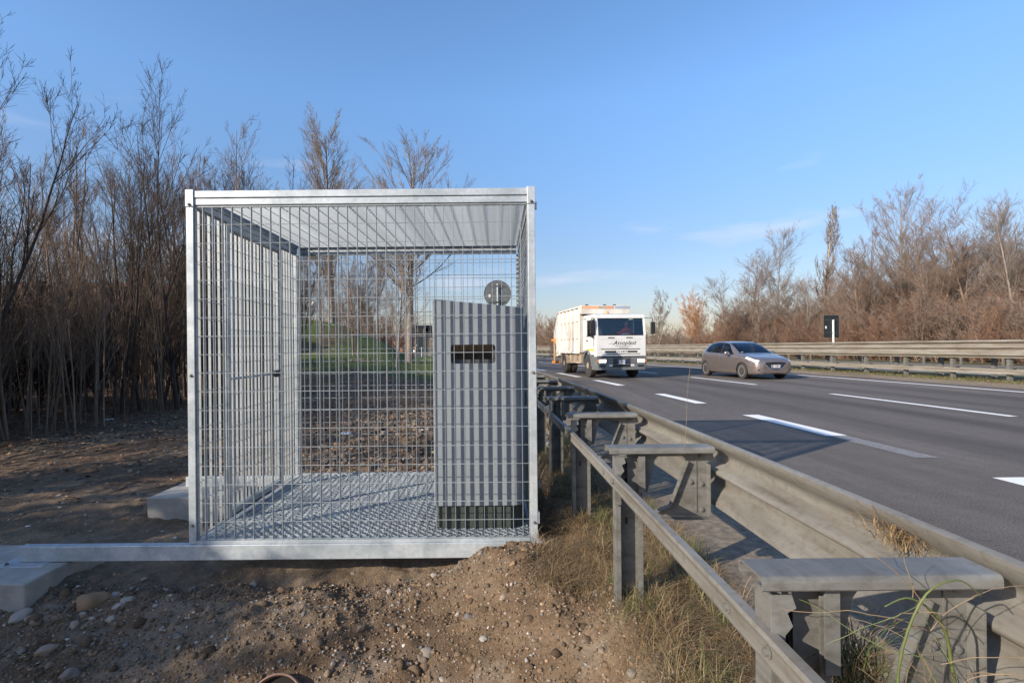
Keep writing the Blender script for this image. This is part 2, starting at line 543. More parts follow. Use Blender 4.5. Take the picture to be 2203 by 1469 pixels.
def marking(x, y0, y1, w, mat=MARK, z=0.004, road_=road):
    ys = np.linspace(y0, y1, max(2, int((y1-y0)/1.0)+2))
    vs = []
    for y in ys:
        vs.append(cv(x - w/2, y, z)); vs.append(cv(x + w/2, y, z))
    fs = [(2*i, 2*i+1, 2*i+3, 2*i+2) for i in range(len(ys)-1)]
    return link('lane_marking', mesh_np('lane_marking', np.array(vs), np.array(fs)), mat, road_)

def ydash(v):           # distance on the road for v pixels under the horizon
    return EYE * F_PX / v
# first line (slip lane): near ends / far ends measured
for a, b in ((7.45, 9.75), (11.75, 14.2), (17.3, 20.2), (22.4, 26.0), (28.5, 32), (34.5, 38), (41, 45), (48, 52), (55, 59), (62, 66)):
    marking(4.98, a, b, 0.30 if a < 10 else 0.26)
marking(4.98, 5.95, 7.45, 0.27, MARKWORN)
marking(4.98, 2.2, 5.05, 0.30)
for a, b in ((9.2, 13.75), (17.1, 21.5), (24.7, 29.2), (32.3, 36.8), (40, 44.5), (47.6, 52), (55, 59.5), (63, 67)):
    marking(9.30, a, b, 0.17)
marking(9.30, 1.6, 6.1, 0.17)
marking(14.25, -20, 400, 0.20)
marking(21.6, -20, 400, 0.18, road_=road2)
marking(29.6, -20, 400, 0.18, road_=road2)
for k in range(12):
    marking(25.6, 4 + k*8, 8 + k*8, 0.15, road_=road2)

strip('road_shoulder', 1.15, 1.95, 0.008, 0.005, VERGEDIRT, 'dusty gravelly edge of the road under the near guardrail', nx=2)
# kerb under the near rail
kb = MB()
kb.sweep([(1.02, -0.30), (1.05, -0.03), (1.155, 0.006), (1.22, 0.004), (1.22, -0.30)], [y for y in YS if y < 130], cv)
tag(kb.build('kerb', CONCDIRT), 'dirty concrete kerb along the road edge beneath the near guardrail', 'kerb', kind='structure')

# ------------------------------------------------------------------ terrain
def sm(a, b, t):
    t = np.clip((t - a) / (b - a), 0, 1)
    return t * t * (3 - 2 * t)

def fbm(x, y, s, o=4, seed=0.0):
    return noise.fractal(Vector((x * s, y * s, seed)), 0.8, 2.1, o)

HILL = (-15.5, 47.0)
def ground_h(X, Y, detail=True):
    """height of the dirt; arrays"""
    X = np.asarray(X, float); Y = np.asarray(Y, float)
    xr = X + offv(Y)
    base = np.full_like(X, -0.30)
    # ditch in front of the cage
    d = sm(3.62, 2.75, Y) * sm(0.55, -0.35, xr)
    base += -0.20 * d - 0.55 * sm(2.95, 1.9, Y) * sm(0.75, -0.3, xr)
    # left of the plinth the ground stays higher
    base += 0.10 * sm(-2.2, -3.6, X) * sm(3.4, 2.4, Y)
    # dirt mound at the right front corner
    base += 0.27 * np.exp(-(((X - 0.10) / 0.42) ** 2 + ((Y - 3.46) / 0.36) ** 2))
    base += 0.22 * np.exp(-(((X - 0.30) / 0.40) ** 2 + ((Y - 2.85) / 0.50) ** 2))
    base += 0.08 * np.exp(-(((X + 1.2) / 0.5) ** 2 + ((Y - 3.1) / 0.25) ** 2))
    base -= 0.10 * sm(-2.2, -2.7, X) * sm(3.9, 4.6, Y) * sm(9.5, 6.5, Y)
    base -= 0.09 * np.exp(-(((Y - 3.70) / 0.22) ** 2)) * sm(-3.0, -2.6, X) * sm(-0.35, -0.7, X)
    # verge by the rail
    vv = sm(0.42, 0.66, xr)
    base = base * (1 - vv) + (-0.015 - 0.10 * sm(0.80, 1.05, xr)) * vv
    # hollow between the cage and the posts
    base -= 0.12 * np.exp(-(((xr - 0.42) / 0.14) ** 2)) * sm(3.7, 4.3, Y) * sm(12, 7, Y)
    # rubble trench behind the cage
    base -= 0.30 * np.exp(-(((xr - 0.05) / 0.9) ** 2)) * np.exp(-(((Y - 8.3) / 1.3) ** 2))
    base += 0.18 * np.exp(-(((xr + 1.4) / 1.3) ** 2)) * np.exp(-(((Y - 10.5) / 2.0) ** 2))
    # undulation further away, wooded bank on the left, green hillock
    base += 0.12 * sm(12, 25, Y) * np.sin(X * 0.5 + Y * 0.21)
    base += 0.28 * sm(-8.6, -11.5, xr)
    base += 3.4 * np.exp(-(((X - HILL[0]) / 6.5) ** 2 + ((Y - HILL[1]) / 9.0) ** 2))
    base += 0.55 * sm(22, 34, Y) * sm(-1.5, -4.0, xr)
    # under the road everything stays low
    base = np.where(xr > 1.04, -0.32, base)
    return base

def axis(spec):
    out = []
    for a, b, s in spec:
        out += list(np.arange(a, b, s))
    return np.array(out)
gx = axis([(-700, -120, 60), (-120, -40, 8), (-40, -12, 1.0), (-12, -4.2, 0.16), (-4.2, 1.3, 0.022), (1.3, 6, 0.6), (6, 60, 6), (60, 701, 64)])
gy = axis([(-300, -40, 40), (-40, -4, 3), (-4, 1.2, 0.4), (1.2, 4.3, 0.022), (4.3, 9, 0.05), (9, 16, 0.12), (16, 34, 0.4), (34, 90, 1.2), (90, 200, 12), (200, 801, 60)])
GX, GY = np.meshgrid(gx, gy)
H = ground_h(GX, GY)
def clod(x, y):
    near = 1.0 if y < 9 else 0.6
    h = 0.040 * fbm(x, y, 2.2, 4, 1.0) + 0.018 * fbm(x, y, 8, 4, 5.0)
    r = fbm(x, y, 5.0, 3, 9.0)
    h += 0.040 * max(0.0, r) ** 1.3
    h += 0.009 * fbm(x, y, 34, 3, 2.0)
    return h * near
hx, hy, hh = GX.ravel(), GY.ravel(), H.ravel().copy()
for i in range(len(hh)):
    x = hx[i]; y = hy[i]
    if -12.2 < x < 1.35 and 1.0 < y < 34:
        xr = x + off(y)
        if xr < 1.04: hh[i] += clod(x, y)
gv = np.stack([hx, hy, hh], 1)
nx_, ny_ = len(gx), len(gy)
ii = np.arange(nx_ - 1)[None, :] + np.arange(ny_ - 1)[:, None] * nx_
gf = np.stack([ii, ii + 1, ii + 1 + nx_, ii + nx_], -1).reshape(-1, 4)
gme = mesh_np('ground', gv, gf, smooth=True)
xr_all = hx + offv(hy)
zone = np.zeros((len(hx), 4), np.float32); zone[:, 3] = 1
nz = np.array([fbm(x, y, 0.35, 3, 4.0) if abs(x) < 60 and -5 < y < 90 else 0.0 for x, y in zip(hx, hy)])
nf = np.array([fbm(x, y, 1.7, 4, 8.0) if abs(x) < 40 and -5 < y < 60 else 0.0 for x, y in zip(hx, hy)])
grass = sm(25, 29, hy + 4 * nz) * (1 - 0.75 * sm(-7.5, -9.5, xr_all) * sm(30, 27, hy))
path = np.exp(-((hx - (HILL[0] + 2.8)) / 0.9) ** 2) * sm(34, 38, hy) * sm(60, 50, hy)
grass = grass * (1 - path)
verge = sm(0.45, 0.75, xr_all) * sm(-0.1, 0.25, nf) * 0.5
litter = np.clip(sm(5.6, 7.5, hy) * sm(-0.25, 0.3, nf + 0.2 * nz) * 0.85 + sm(-7.6, -9.0, xr_all), 0, 1) * (1 - grass)
dust = np.exp(-((hx + 2.6) / 1.3) ** 2 - ((hy - 4.3) / 0.8) ** 2) * 0.8 + 0.65 * sm(0.1, 0.45, nf) * sm(9, 7, hy) * (1 - litter)
tracks = (np.exp(-((xr_all + 5.0) / 0.5) ** 2) + np.exp(-((xr_all + 6.8) / 0.5) ** 2)) * 0.5
zone[:, 0] = np.clip(grass + verge * 0.6, 0, 1)
zone[:, 1] = np.clip(litter - tracks * 0.6, 0, 1)
zone[:, 2] = np.clip(dust + tracks * 0.35, 0, 0.9) * (1 - np.clip(grass, 0, 1))
ca = gme.color_attributes.new('zone', 'FLOAT_COLOR', 'POINT')
ca.data.foreach_set('color', zone.ravel())
ground = link('ground', gme, GROUND)
tag(ground, 'uneven brown dirt ground with gravel, leaf litter and distant grass', 'ground', kind='structure')

def H1(x, y):
    h = float(ground_h(np.array([x]), np.array([y]))[0])
    if -12.2 < x < 1.35 and 1.0 < y < 34: h += clod(x, y)
    return h

# median, with grass on it, and the verge beyond the second carriageway
TURF = simple('median_turf', (0.13, 0.115, 0.05), (0.055, 0.06, 0.022), 5, 0.95, bumps=0.5, bdist=0.03, detail=7)
yfine = list(np.arange(-40, 0, 4.0)) + list(np.arange(0, 60, 0.5)) + list(np.arange(60, 140, 8.0)) + list(np.arange(140, 701, 40.0))
strip('verge_strip', 15.25, 15.9, 0.006, 0.09, VERGEDIRT, 'gravelly strip between the white edge line and the median grass', yfine, 3, zn=0.03)
strip('median_ground', 15.6, 21.0, 0.055, 0.02, TURF, 'grassy median strip under the central guardrail', yfine, 8, zn=0.09)
strip('far_ground', 30.5, 420, 0.0, 0.0, TURF, 'ground under the wood beyond the opposite carriageway', nx=12, zn=0.0)

# ------------------------------------------------------------------ near guardrail
def rail_profile(ztop, h=0.31, depth=0.075, th=0.005):
    # two waves; the humps face +x (the road)
    pts = [(0.012, 0.0), (-0.004, 0.006), (0.0, 0.022), (0.5, 0.060), (0.95, 0.082), (1.0, 0.100), (0.97, 0.118), (0.5, 0.136), (0.06, 0.146), (0.0, 0.155)]
    a = [(p[0] * depth if abs(p[0]) > 0.02 else p[0], p[1]) for p in pts]
    full = a + [(x, 0.31 - z) for x, z in reversed(a[:-1])]
    k = h / 0.31
    outer = [(x, ztop - z * k) for x, z in full]
    inner = [(x + th, z) for x, z in reversed(outer)]
    return outer + inner

ZT = 0.825
RX = 1.125
NEAR_PTS = [-0.15, 1.195, 2.66, 3.99, 5.32, 6.65, 7.98, 9.31, 10.64, 11.97, 13.3, 14.63, 15.96, 17.3, 18.6, 20.0, 21.3, 22.6, 24.0, 25.3, 26.6, 28.0, 29.3, 30.6, 32.0]
gr = empty('guardrail', (RX, 1.24, 0), label='weathered near guardrail seen from its back, running from the lower right corner past the cage', cat='guardrail')
def gr_build(mb, name, mat, parent=gr, smooth=False):
    o = mb.build(name, mat, parent, smooth=smooth)
    o.location = (-RX, -1.24, 0)
    return o
segs = [(-4.2, -0.2), (-0.25, 4.05), (4.0, 8.05), (8.0, 12.05), (12.0, 16.05), (16.0, 20.05), (20.0, 24.05), (24.0, 28.05), (28.0, 33), (32.9, 41), (41, 60)]
for i, (a, b) in enumerate(segs):
    mb = MB()
    dx = 0.004 * (i % 2)
    mb.sweep([(RX + dx + p[0], p[1]) for p in rail_profile(ZT - 0.002 * (i % 2), 0.345)], np.linspace(a, b, 9), cv)
    ob = gr_build(mb, 'beam', RAIL, smooth=True)
    m = ob.modifiers.new('edge', 'EDGE_SPLIT'); m.split_angle = R(50)
# round capping bar at the top edge
def post_mesh():
    W = 0.135; mb = MB()
    # C section: web at the back, flanges reaching towards -y
    mb.box(-W/2, W/2, 0.055, 0.061, -0.75, 0.735)
    mb.box(-W/2, -W/2 + 0.006, -0.012, 0.0545, -0.75, 0.735)
    mb.box(W/2 - 0.006, W/2, -0.012, 0.0545, -0.75, 0.735)
    mb.box(-W/2 + 0.0065, -W/2 + 0.024, -0.012, -0.007, -0.75, 0.735)
    mb.box(W/2 - 0.024, W/2 - 0.0065, -0.012, -0.007, -0.75, 0.735)
    return mb.me('post')
def slot_mesh():
    mb = MB(); k = 12; poly = []
    for j in range(k):
        a = 2 * math.pi * j / k
        poly.append((0.0075 * math.cos(a), 0.0075 * math.sin(a) + (0.011 if math.sin(a) > 0 else -0.011)))
    mb.prism(poly, 'y', 0.0535, 0.0549)
    return mb.me('slot')
def cap_mesh():
    # spacer cap: plate from the post to the rail with turned down rounded edges; x from -0.09 to 0.44
    prof = []
    w = 0.056; r = 0.012; d = 0.028
    outer = [(-w, -d), (-w, -r)] + [(-w + r - r*math.cos(a), -r + r*math.sin(a)) for a in (0.5, 1.1)] + [(-w + r, 0), (w - r, 0)] + [(w - r + r*math.sin(a), -r + r*math.cos(a)) for a in (0.5, 1.1)] + [(w, -r), (w, -d)]
    inner = [(x * 0.94, z - 0.004) for x, z in reversed(outer)]
    mb = MB()
    mb.prism(outer + inner, 'x', -0.108, 0.416)
    return mb.me('spacer_cap')
def web_mesh():
    mb = MB()
    poly = [(0.00, -0.008), (0.425, -0.008), (0.445, -0.07), (0.40, -0.09), (0.40, -0.36), (0.15, -0.36), (0.135, -0.33), (0.21, -0.30), (0.30, -0.075), (0.285, -0.055), (0.155, -0.055), (0.14, -0.075), (0.10, -0.24), (0.00, -0.24)]
    mb.prism(poly, 'y', 0.000, 0.005)
    # stiffening flange along the slanted edge, upright flange behind the beam
    mb.prism([(0.135, -0.33), (0.21, -0.30), (0.30, -0.075), (0.304, -0.077), (0.214, -0.304), (0.139, -0.335)], 'y', -0.028, -0.0005)
    mb.box(0.401, 0.406, -0.045, 0.055, -0.345, -0.09)
    mb.box(0.15, 0.40, -0.045, -0.0005, -0.366, -0.361)
    mb.box(0.345, 0.352, -0.004, -0.0005, -0.34, -0.02)
    return mb.me('spacer_web')
def lug_mesh():
    mb = MB()
    mb.box(0.044, 0.072, -0.030, -0.024, -0.20, -0.012)
    mb.box(0.072, 0.077, -0.030, 0.012, -0.20, -0.012)
    mb.prism([(-0.075, -0.02), (-0.03, -0.02), (-0.02, -0.05), (-0.04, -0.06), (-0.028, -0.09), (-0.045, -0.11), (-0.045, -0.26), (-0.075, -0.26)], 'y', -0.030, -0.025)
    return mb.me('post_lug')
def bolt_mesh(r=0.011, t=0.009):
    mb = MB()
    mb.lathe([(0, r*1.5), (-0.002, r*1.5), (-0.0021, r), (-t, r*0.9), (-t*1.15, r*0.5), (-t*1.2, 0.0001)], 'y', k=10)
    return mb.me('bolt')
pm, slm, capm, webm, lugm, blm = post_mesh(), slot_mesh(), cap_mesh(), web_mesh(), lug_mesh(), bolt_mesh()
for i, y in enumerate(NEAR_PTS):
    px = 0.685 - off(y) - RX
    py = y - 1.24
    po = link('post', pm, POST, gr, (px, py, 0))
    if y < 14:
        for z in (0.40, 0.60, 0.705):
            link('slot', slm, BLACK, po, (0, 0, z))
    zc = ZT - 0.03
    cp_ = link('spacer_cap', capm, POST, gr, (px, py, zc))
    link('spacer_web', webm, POST, gr, (px, py + 0.02, zc - 0.004))
    if y < 14:
        link('post_lug', lugm, POST, gr, (px, py, zc - 0.03))
        for (bx, bz) in ((0.375, -0.06), (0.375, -0.20), (0.375, -0.33), (0.32, -0.19)):
            link('bolt', blm, POST, gr, (px + bx, py + 0.0195, zc + bz))
        hb = bolt_mesh if False else None
# lower back bar: shallow C facing the posts, its flat face to -x
for a, b in ((-3.5, 0.55), (0.5, 2.62), (2.55, 6.7), (6.65, 10.7), (10.65, 14.7), (14.6, 20), (19.9, 32)):
    mb = MB()
    z0, z1 = 0.590, 0.660
    x = 0.596
    e = 0.0025 if int(a*10) % 2 else 0.0
    prof = [(x+0.028, z0), (x+0.004, z0+0.002), (x, z0+0.012), (x+0.004, z0+0.024), (x+0.004, z1-0.024), (x, z1-0.012), (x+0.004, z1-0.002), (x+0.028, z1),
            (x+0.028, z1-0.004), (x+0.008, z1-0.006), (x+0.005, z1-0.013), (x+0.009, z1-0.025), (x+0.009, z0+0.025), (x+0.005, z0+0.013), (x+0.008, z0+0.006), (x+0.028, z0+0.004)]
    mb.sweep([(p[0]-e, p[1]) for p in prof], np.linspace(a, b, 6), cv)
    gr_build(mb, 'back_bar', RAIL)
xb = MB(); xb.lathe([(0, 0.015), (-0.003, 0.015), (-0.0031, 0.010), (-0.010, 0.009), (-0.012, 0.0001)], 'x', k=10)
xbm = xb.me('bolt')
for y in NEAR_PTS[:9]:
    for dy in (-0.04, 0.16):
        link('bolt', xbm, POST, gr, (0.596 - off(y) - RX, y + dy - 1.24, 0.625))
slx = MB(); slx.prism([(0.016*math.cos(2*math.pi*j/10), 0.006*math.sin(2*math.pi*j/10)) for j in range(10)], 'x', -0.0006, 0.003)
slxm = slx.me('slot')
for y in (0.62, 0.84, 1.55, 1.86, 2.2, 2.9, 3.3):
    link('slot', slxm, BLACK, gr, (0.5995 - off(y) - RX, y - 1.24, 0.625))

# ------------------------------------------------------------------ central guardrail
MX = 16.85
mg = empty('guardrail', (MX, 15, 0), label='tall double-sided central guardrail on the grassy median beyond the car', cat='guardrail')
def mg_build(mb, name, mat, smooth=False):
    o = mb.build(name, mat, mg, smooth=smooth)
    o.location = (-MX, -15, 0)
    return o
def far_profile(zt, h, side):
    # humps facing the viewer (-x) for side=-1
    k = h / 0.31
    pts = [(0, 0), (0, 0.02), (0.08, 0.06), (0.083, 0.10), (0.0, 0.14), (0.0, 0.17), (0.083, 0.21), (0.08, 0.25), (0, 0.29), (0, 0.31)]
    o = [(side * x, zt - z * k) for x, z in pts]
    return o + [(x - side * 0.006, z) for x, z in reversed(o)]
far_segs = [(-12, -4), (-4, 0), (0, 4), (4, 8), (8, 12), (12, 16), (16, 20), (20, 24), (24, 28), (28, 32), (32, 36), (36, 44), (44, 60), (60, 90), (90, 160)]
for a, b in far_segs:
    ys = np.linspace(a - 0.05, b + 0.05, 6)
    for sd, xo in ((-1, 0.0), (1, 0.62)):
        mb = MB(); mb.sweep([(MX + xo + p[0], p[1]) for p in far_profile(1.30, 0.50, sd)], ys, cv)
        mg_build(mb, 'beam', RAILFAR)
        mb = MB(); mb.sweep([(MX + xo + sd * t[0], t[1]) for t in ((0, 1.345), (0.05, 1.385), (0.09, 1.38), (0.10, 1.34), (0.09, 1.315), (0.0, 1.312))], ys, cv)
        mg_build(mb, 'top_rail', RAILFAR)
        mb = MB(); mb.sweep([(MX + xo + sd * t[0], t[1]) for t in ((0.01, 0.445), (0.04, 0.44), (0.045, 0.40), (0.028, 0.36), (0.045, 0.32), (0.04, 0.29), (0.01, 0.285))], ys, cv)
        mg_build(mb, 'lower_rail', RAILFAR)
fp = MB(); fp.box(-0.06, 0.06, -0.05, 0.05, -0.3, 1.30)
fpm = fp.me('post')
fp2 = MB(); fp2.box(-0.06, 0.06, -0.05, 0.05, -0.3, 1.30)
sp = MB(); sp.box(0.07, 0.55, -0.03, 0.03, 1.18, 1.24); sp.box(0.07, 0.55, -0.03, 0.03, 0.36, 0.41)
spm = sp.me('cross_tie')
y = -6.0
while y < 70:
    link('post', fpm, POST, mg, (0.085 - off(y), y + 0.35 - 15, 0))
    link('post', fpm, POST, mg, (0.535 - off(y + 0.9), y + 0.9 + 0.35 - 15, 0))
    link('cross_tie', spm, POST, mg, (-off(y) , y + 0.45 - 15, 0))
    y += 1.85

# guardrail on the far side of the opposite carriageway
fg = empty('guardrail', (31.2, 20, 0), label='plain guardrail on the far side of the opposite carriageway, before the wood', cat='guardrail')
for a, b in ((-20, 0), (0, 16), (16, 32), (32, 48), (48, 80), (80, 140)):
    mb = MB(); mb.sweep([(31.2 + p[0], p[1]) for p in far_profile(0.75, 0.31, -1)], np.linspace(a, b, 8), cv)
    o = mb.build('beam', RAILFAR, fg); o.location = (-31.2, -20, 0)
fp = MB(); fp.box(0.01, 0.1, -0.05, 0.05, -0.3, 0.72); fm = fp.me('post')
for k in range(40):
    y = -4 + 2.25 * k
    link('post', fm, POST, fg, (-off(y), y - 20, 0))

# ------------------------------------------------------------------ cage
CX0, CX1 = -2.186, 0.285          # outer faces
CY0, CY1 = 3.717, 5.74
ZF, ZTOP = -0.055, 2.424
PITCH, VP = 0.0684, 0.132
cage = empty('security_cage', ((CX0 + CX1) / 2, (CY0 + CY1) / 2, ZF), label='walk-in cage of galvanised steel mesh around the grey speed camera cabinet', cat='cage')
ORG = (-(CX0 + CX1) / 2, -(CY0 + CY1) / 2, -ZF)
def cbuild(mb, name, parent=cage, mat=GALV, bevel=0.0, smooth=False):
    o = mb.build(name, mat, parent, smooth=smooth, bevel=bevel)
    if parent is cage: o.location = ORG
    return o
P = 0.052
def bolt_at(parent, x, y, z, axis='y', s=1.0, origin=None):
    mb = MB()
    if axis == 'y': mb.lathe([(0, 0.012*s), (-0.003, 0.012*s), (-0.0031, 0.008*s), (-0.012*s, 0.007*s), (-0.014*s, 0.0001)], 'y', c=(x, y, z), k=10)
    else: mb.lathe([(0, 0.012*s), (0.003, 0.012*s), (0.0031, 0.008*s), (0.012*s, 0.007*s), (0.014*s, 0.0001)], 'x', c=(x, y, z), k=10)
    return mb.build('bolt', POST, parent)
# posts as angles / tubes, each with a bolted head plate
for (x0, y0) in ((CX0, CY0), (CX1 - P, CY0), (CX0, CY1 - P), (CX1 - P, CY1 - P)):
    mb = MB(); mb.box(x0, x0 + P, y0, y0 + P, -0.07, ZTOP - 0.112)
    po = cbuild(mb, 'post', bevel=0.003)
    if y0 == CY0:
        mb = MB(); mb.box(x0 - 0.003, x0 + P + 0.003, y0 - 0.004, y0 + P, ZTOP - 0.110, ZTOP + 0.012)
        hp = mb.build('head_plate', GALV, po, bevel=0.003)
        bolt_at(po, x0 + 0.026, y0 - 0.004, ZTOP - 0.095)
        bolt_at(po, x0 + 0.026, y0, 1.12)
        bolt_at(po, x0 + 0.026, y0, 0.06)
# roof rectangle: two stacked channels at the front, one beam at the other sides
mb = MB(); mb.box(CX0 + P + 0.004, CX1 - P - 0.004, CY0 + 0.004, CY0 + 0.050, ZTOP - 0.045, ZTOP + 0.004)
cbuild(mb, 'roof_beam', bevel=0.003)
mb = MB(); mb.box(CX0 + P + 0.004, CX1 - P - 0.004, CY0 + 0.008, CY0 + 0.050, ZTOP - 0.096, ZTOP - 0.051)
cbuild(mb, 'roof_beam', bevel=0.003)
mb = MB(); mb.box(CX0 + P + 0.002, CX1 - P - 0.002, CY1 - 0.050, CY1 - 0.004, ZTOP - 0.050, ZTOP)
cbuild(mb, 'roof_beam', bevel=0.003)
mb = MB(); mb.box(CX0 + P + 0.002, CX1 - P - 0.002, CY1 - 0.046, CY1 - 0.008, ZTOP - 0.104, ZTOP - 0.054)
cbuild(mb, 'roof_beam', bevel=0.003)
for x in (CX0, CX1 - 0.048):
    mb = MB(); mb.box(x, x + 0.048, CY0 + P + 0.002, CY1 - P - 0.002, ZTOP - 0.050, ZTOP - 0.002)
    cbuild(mb, 'roof_beam', bevel=0.003)
    mb = MB(); mb.box(x + 0.004, x + 0.044, CY0 + P + 0.002, CY1 - P - 0.002, ZTOP - 0.102, ZTOP - 0.054)
    cbuild(mb, 'roof_beam', bevel=0.003)
# base beams
for y0, nm in ((3.695, 0), (CY1 - 0.06, 1)):
    mb = MB(); mb.box(-3.37, 0.315, y0, y0 + 0.062, -0.178, -0.072)
    cbuild(mb, 'base_beam', bevel=0.004)
    mb = MB(); mb.box(CX0 + P + 0.002, CX1 - P - 0.002, y0 + 0.020, y0 + 0.052, -0.0715, -0.050)
    cbuild(mb, 'base_angle', bevel=0.002)
for x in (CX0 + 0.002, CX1 - 0.052):
    mb = MB(); mb.box(x, x + 0.05, 3.758, CY1 - 0.062, -0.170, -0.075)
    cbuild(mb, 'base_beam', bevel=0.004)
fp_ = MB(); fp_.box(-3.47, -3.15, 3.62, 3.80, -0.1895, -0.1795)
o = cbuild(fp_, 'foot_plate', bevel=0.002)
bolt_at(o, -3.42, 3.66, -0.18, 'y', 1.4)

TH, DP0 = 0.0027, 0.0240
def panel(name, origin, U, V, N, nu, nv, pu, pv, off_v=0.0, twist=True, lu=None, lv=None, u0=0.0, parent=cage, DP=None):
    """welded grille. U: direction across (flat bars repeat along U, run along V); rods repeat along V, run along U."""
    DP = DP or DP0
    O = Vector(origin); U = Vector(U); V = Vector(V); N = Vector(N)
    mb = MB()
    def obox(a, b, c, d, e, f):
        vs = []
        for w in (e, f):
            for (p, q) in ((a, c), (b, c), (b, d), (a, d)):
                vs.append(O + U*p + V*q + N*w)
        return vs, [(0,3,2,1),(4,5,6,7),(0,1,5,4),(1,2,6,5),(2,3,7,6),(3,0,4,7)]
    # edge strips of the panel
    for (a, b, c, d) in ((0, TH*1.3, 0, lv), (lu - TH*1.3, lu, 0, lv)):
        mb.add(*obox(a, b, c, d, -DP/2 - 0.001, DP/2 + 0.001))
    for (c, d) in ((0, 0.004), (lv - 0.004, lv)):
        mb.add(*obox(TH*1.3 + 0.0005, lu - TH*1.3 - 0.0005, c, d, -DP/2 - 0.0015, DP/2 + 0.0015))
    pan = mb.build(name, MESH, parent)
    if parent is cage: pan.location = ORG
    # shared flat bar and shared rod
    vm = MB(); 
    vs = []
    for w in (-DP/2, DP/2):
        for (p, q) in ((-TH/2, 0.005), (TH/2, 0.005), (TH/2, lv - 0.005), (-TH/2, lv - 0.005)):
            vs.append(U*p + V*q + N*w)
    vm.add(vs, [(0,3,2,1),(4,5,6,7),(0,1,5,4),(1,2,6,5),(2,3,7,6),(3,0,4,7)])
    fm_ = vm.me('bar')
    rm = MB()
    L = lu - 2*TH*1.5
    rr = 0.0026
    vs = []; fs = []
    if twist:
        n = int(L / 0.011)
        for i in range(n + 1):
            t = TH*1.5 + L * i / n
            a0 = i * math.pi / 4
            for j in range(4):
                a = a0 + math.pi/2 * j
                vs.append(U*t + V*(rr*1.2*math.cos(a)) + N*(rr*1.2*math.sin(a)))
        for i in range(n):
            for j in range(4):
                fs.append((i*4+j, i*4+(j+1) % 4, (i+1)*4+(j+1) % 4, (i+1)*4+j))
    else:
        for t in (TH*1.5, TH*1.5 + L):
            for j in range(5):
                a = 2*math.pi*j/5
                vs.append(U*t + V*(rr*math.cos(a)) + N*(rr*math.sin(a)))
        fs = [(j, (j+1) % 5, 5+(j+1) % 5, 5+j) for j in range(5)]
    rm.add(vs, fs)
    rme = rm.me('rod')
    for k in range(nu):
        link('bar', fm_, MESH, pan, O + U*(u0 + pu*k))
    for k in range(nv):
        link('rod', rme, MESH, pan, O + V*(off_v + pv*k) - N*(DP/2 - 0.004))
    return pan
xa, xb_ = CX0 + P + 0.003, CX1 - P - 0.003
ya, yb = CY0 + P + 0.003, CY1 - P - 0.003
W_ = xb_ - xa; D_ = yb - ya
zb, zt = -0.048, ZTOP - 0.1065
HH = zt - zb
nrow = 18
vo = 2.19 - 0.132*16 - zb
# front
panel('front_panel', (xa, CY0 + 0.026, zb), (1,0,0), (0,0,1), (0,1,0), 34, nrow, PITCH, VP, vo, False, W_, HH, 0.055)
# back
panel('back_panel', (xa, CY1 - 0.030, zb), (1,0,0), (0,0,1), (0,1,0), 34, nrow, PITCH, VP, vo + 0.03, False, W_, HH, 0.050)
# right side
panel('side_panel', (CX1 - 0.026, ya, zb), (0,1,0), (0,0,1), (-1,0,0), 27, nrow, PITCH, VP, vo, False, D_, HH, 0.05)
# left side: narrow fixed panel, door, narrow fixed panel
YD0, YD1 = 4.19, 5.20
panel('side_panel', (CX0 + 0.026, ya, zb), (0,1,0), (0,0,1), (1,0,0), 5, nrow, PITCH, VP, vo, False, YD0 - ya - 0.003, HH, 0.055, DP=0.019)
for yy in (YD0, YD1):
    mb = MB(); mb.box(CX0 + 0.008, CX0 + 0.050, yy, yy + 0.045, zb, zt)
    cbuild(mb, 'door_post', bevel=0.003)
panel('side_panel', (CX0 + 0.026, YD1 + 0.048, zb), (0,1,0), (0,0,1), (1,0,0), 5, nrow, PITCH, VP, vo, False, yb - YD1 - 0.049, HH, 0.05, DP=0.019)
dy0, dy1 = YD0 + 0.053, YD1 - 0.008
dz0, dz1 = 0.02, zt - 0.055
mb = MB()
mb.box(CX0 + 0.010, CX0 + 0.048, dy0 - 0.004, dy1 + 0.004, zt - 0.048, zt - 0.004)
cbuild(mb, 'door_head', bevel=0.003)
mb = MB()
mb.box(CX0 + 0.012, CX0 + 0.046, dy0, dy1, dz0 - 0.052, dz0 - 0.012)
cbuild(mb, 'door_sill', bevel=0.003)
door = panel('door', (CX0 + 0.026, dy0, dz0), (0,1,0), (0,0,1), (1,0,0), 13, nrow - 1, PITCH, VP, vo, False, dy1 - dy0, dz1 - dz0, 0.06, DP=0.019)
mb = MB(); mb.box(CX0 + 0.040, CX0 + 0.046, dy0 + 0.01, dy1 - 0.02, 1.055, 1.075)
mb.build('latch_bar', GALV, door)
mb = MB(); mb.box(CX0 + 0.047, CX0 + 0.085, dy1 - 0.16, dy1 - 0.03, 1.035, 1.10)
mb.tube([(CX0 + 0.075, dy1 - 0.10, 1.07), (CX0 + 0.12, dy1 - 0.10, 1.07), (CX0 + 0.12, dy1 - 0.20, 1.065)], 0.010, 8)
mb.build('lock', DARKSTEEL, door)
# roof grille: flat bars run across, rods run front to back
panel('roof_panel', (CX0 + 0.050, CY0 + 0.052, ZTOP - 0.018), (0,1,0), (1,0,0), (0,0,-1), 28, 18, PITCH, VP, 0.06, True, CY1 - CY0 - 0.105, CX1 - CX0 - 0.100, 0.05)
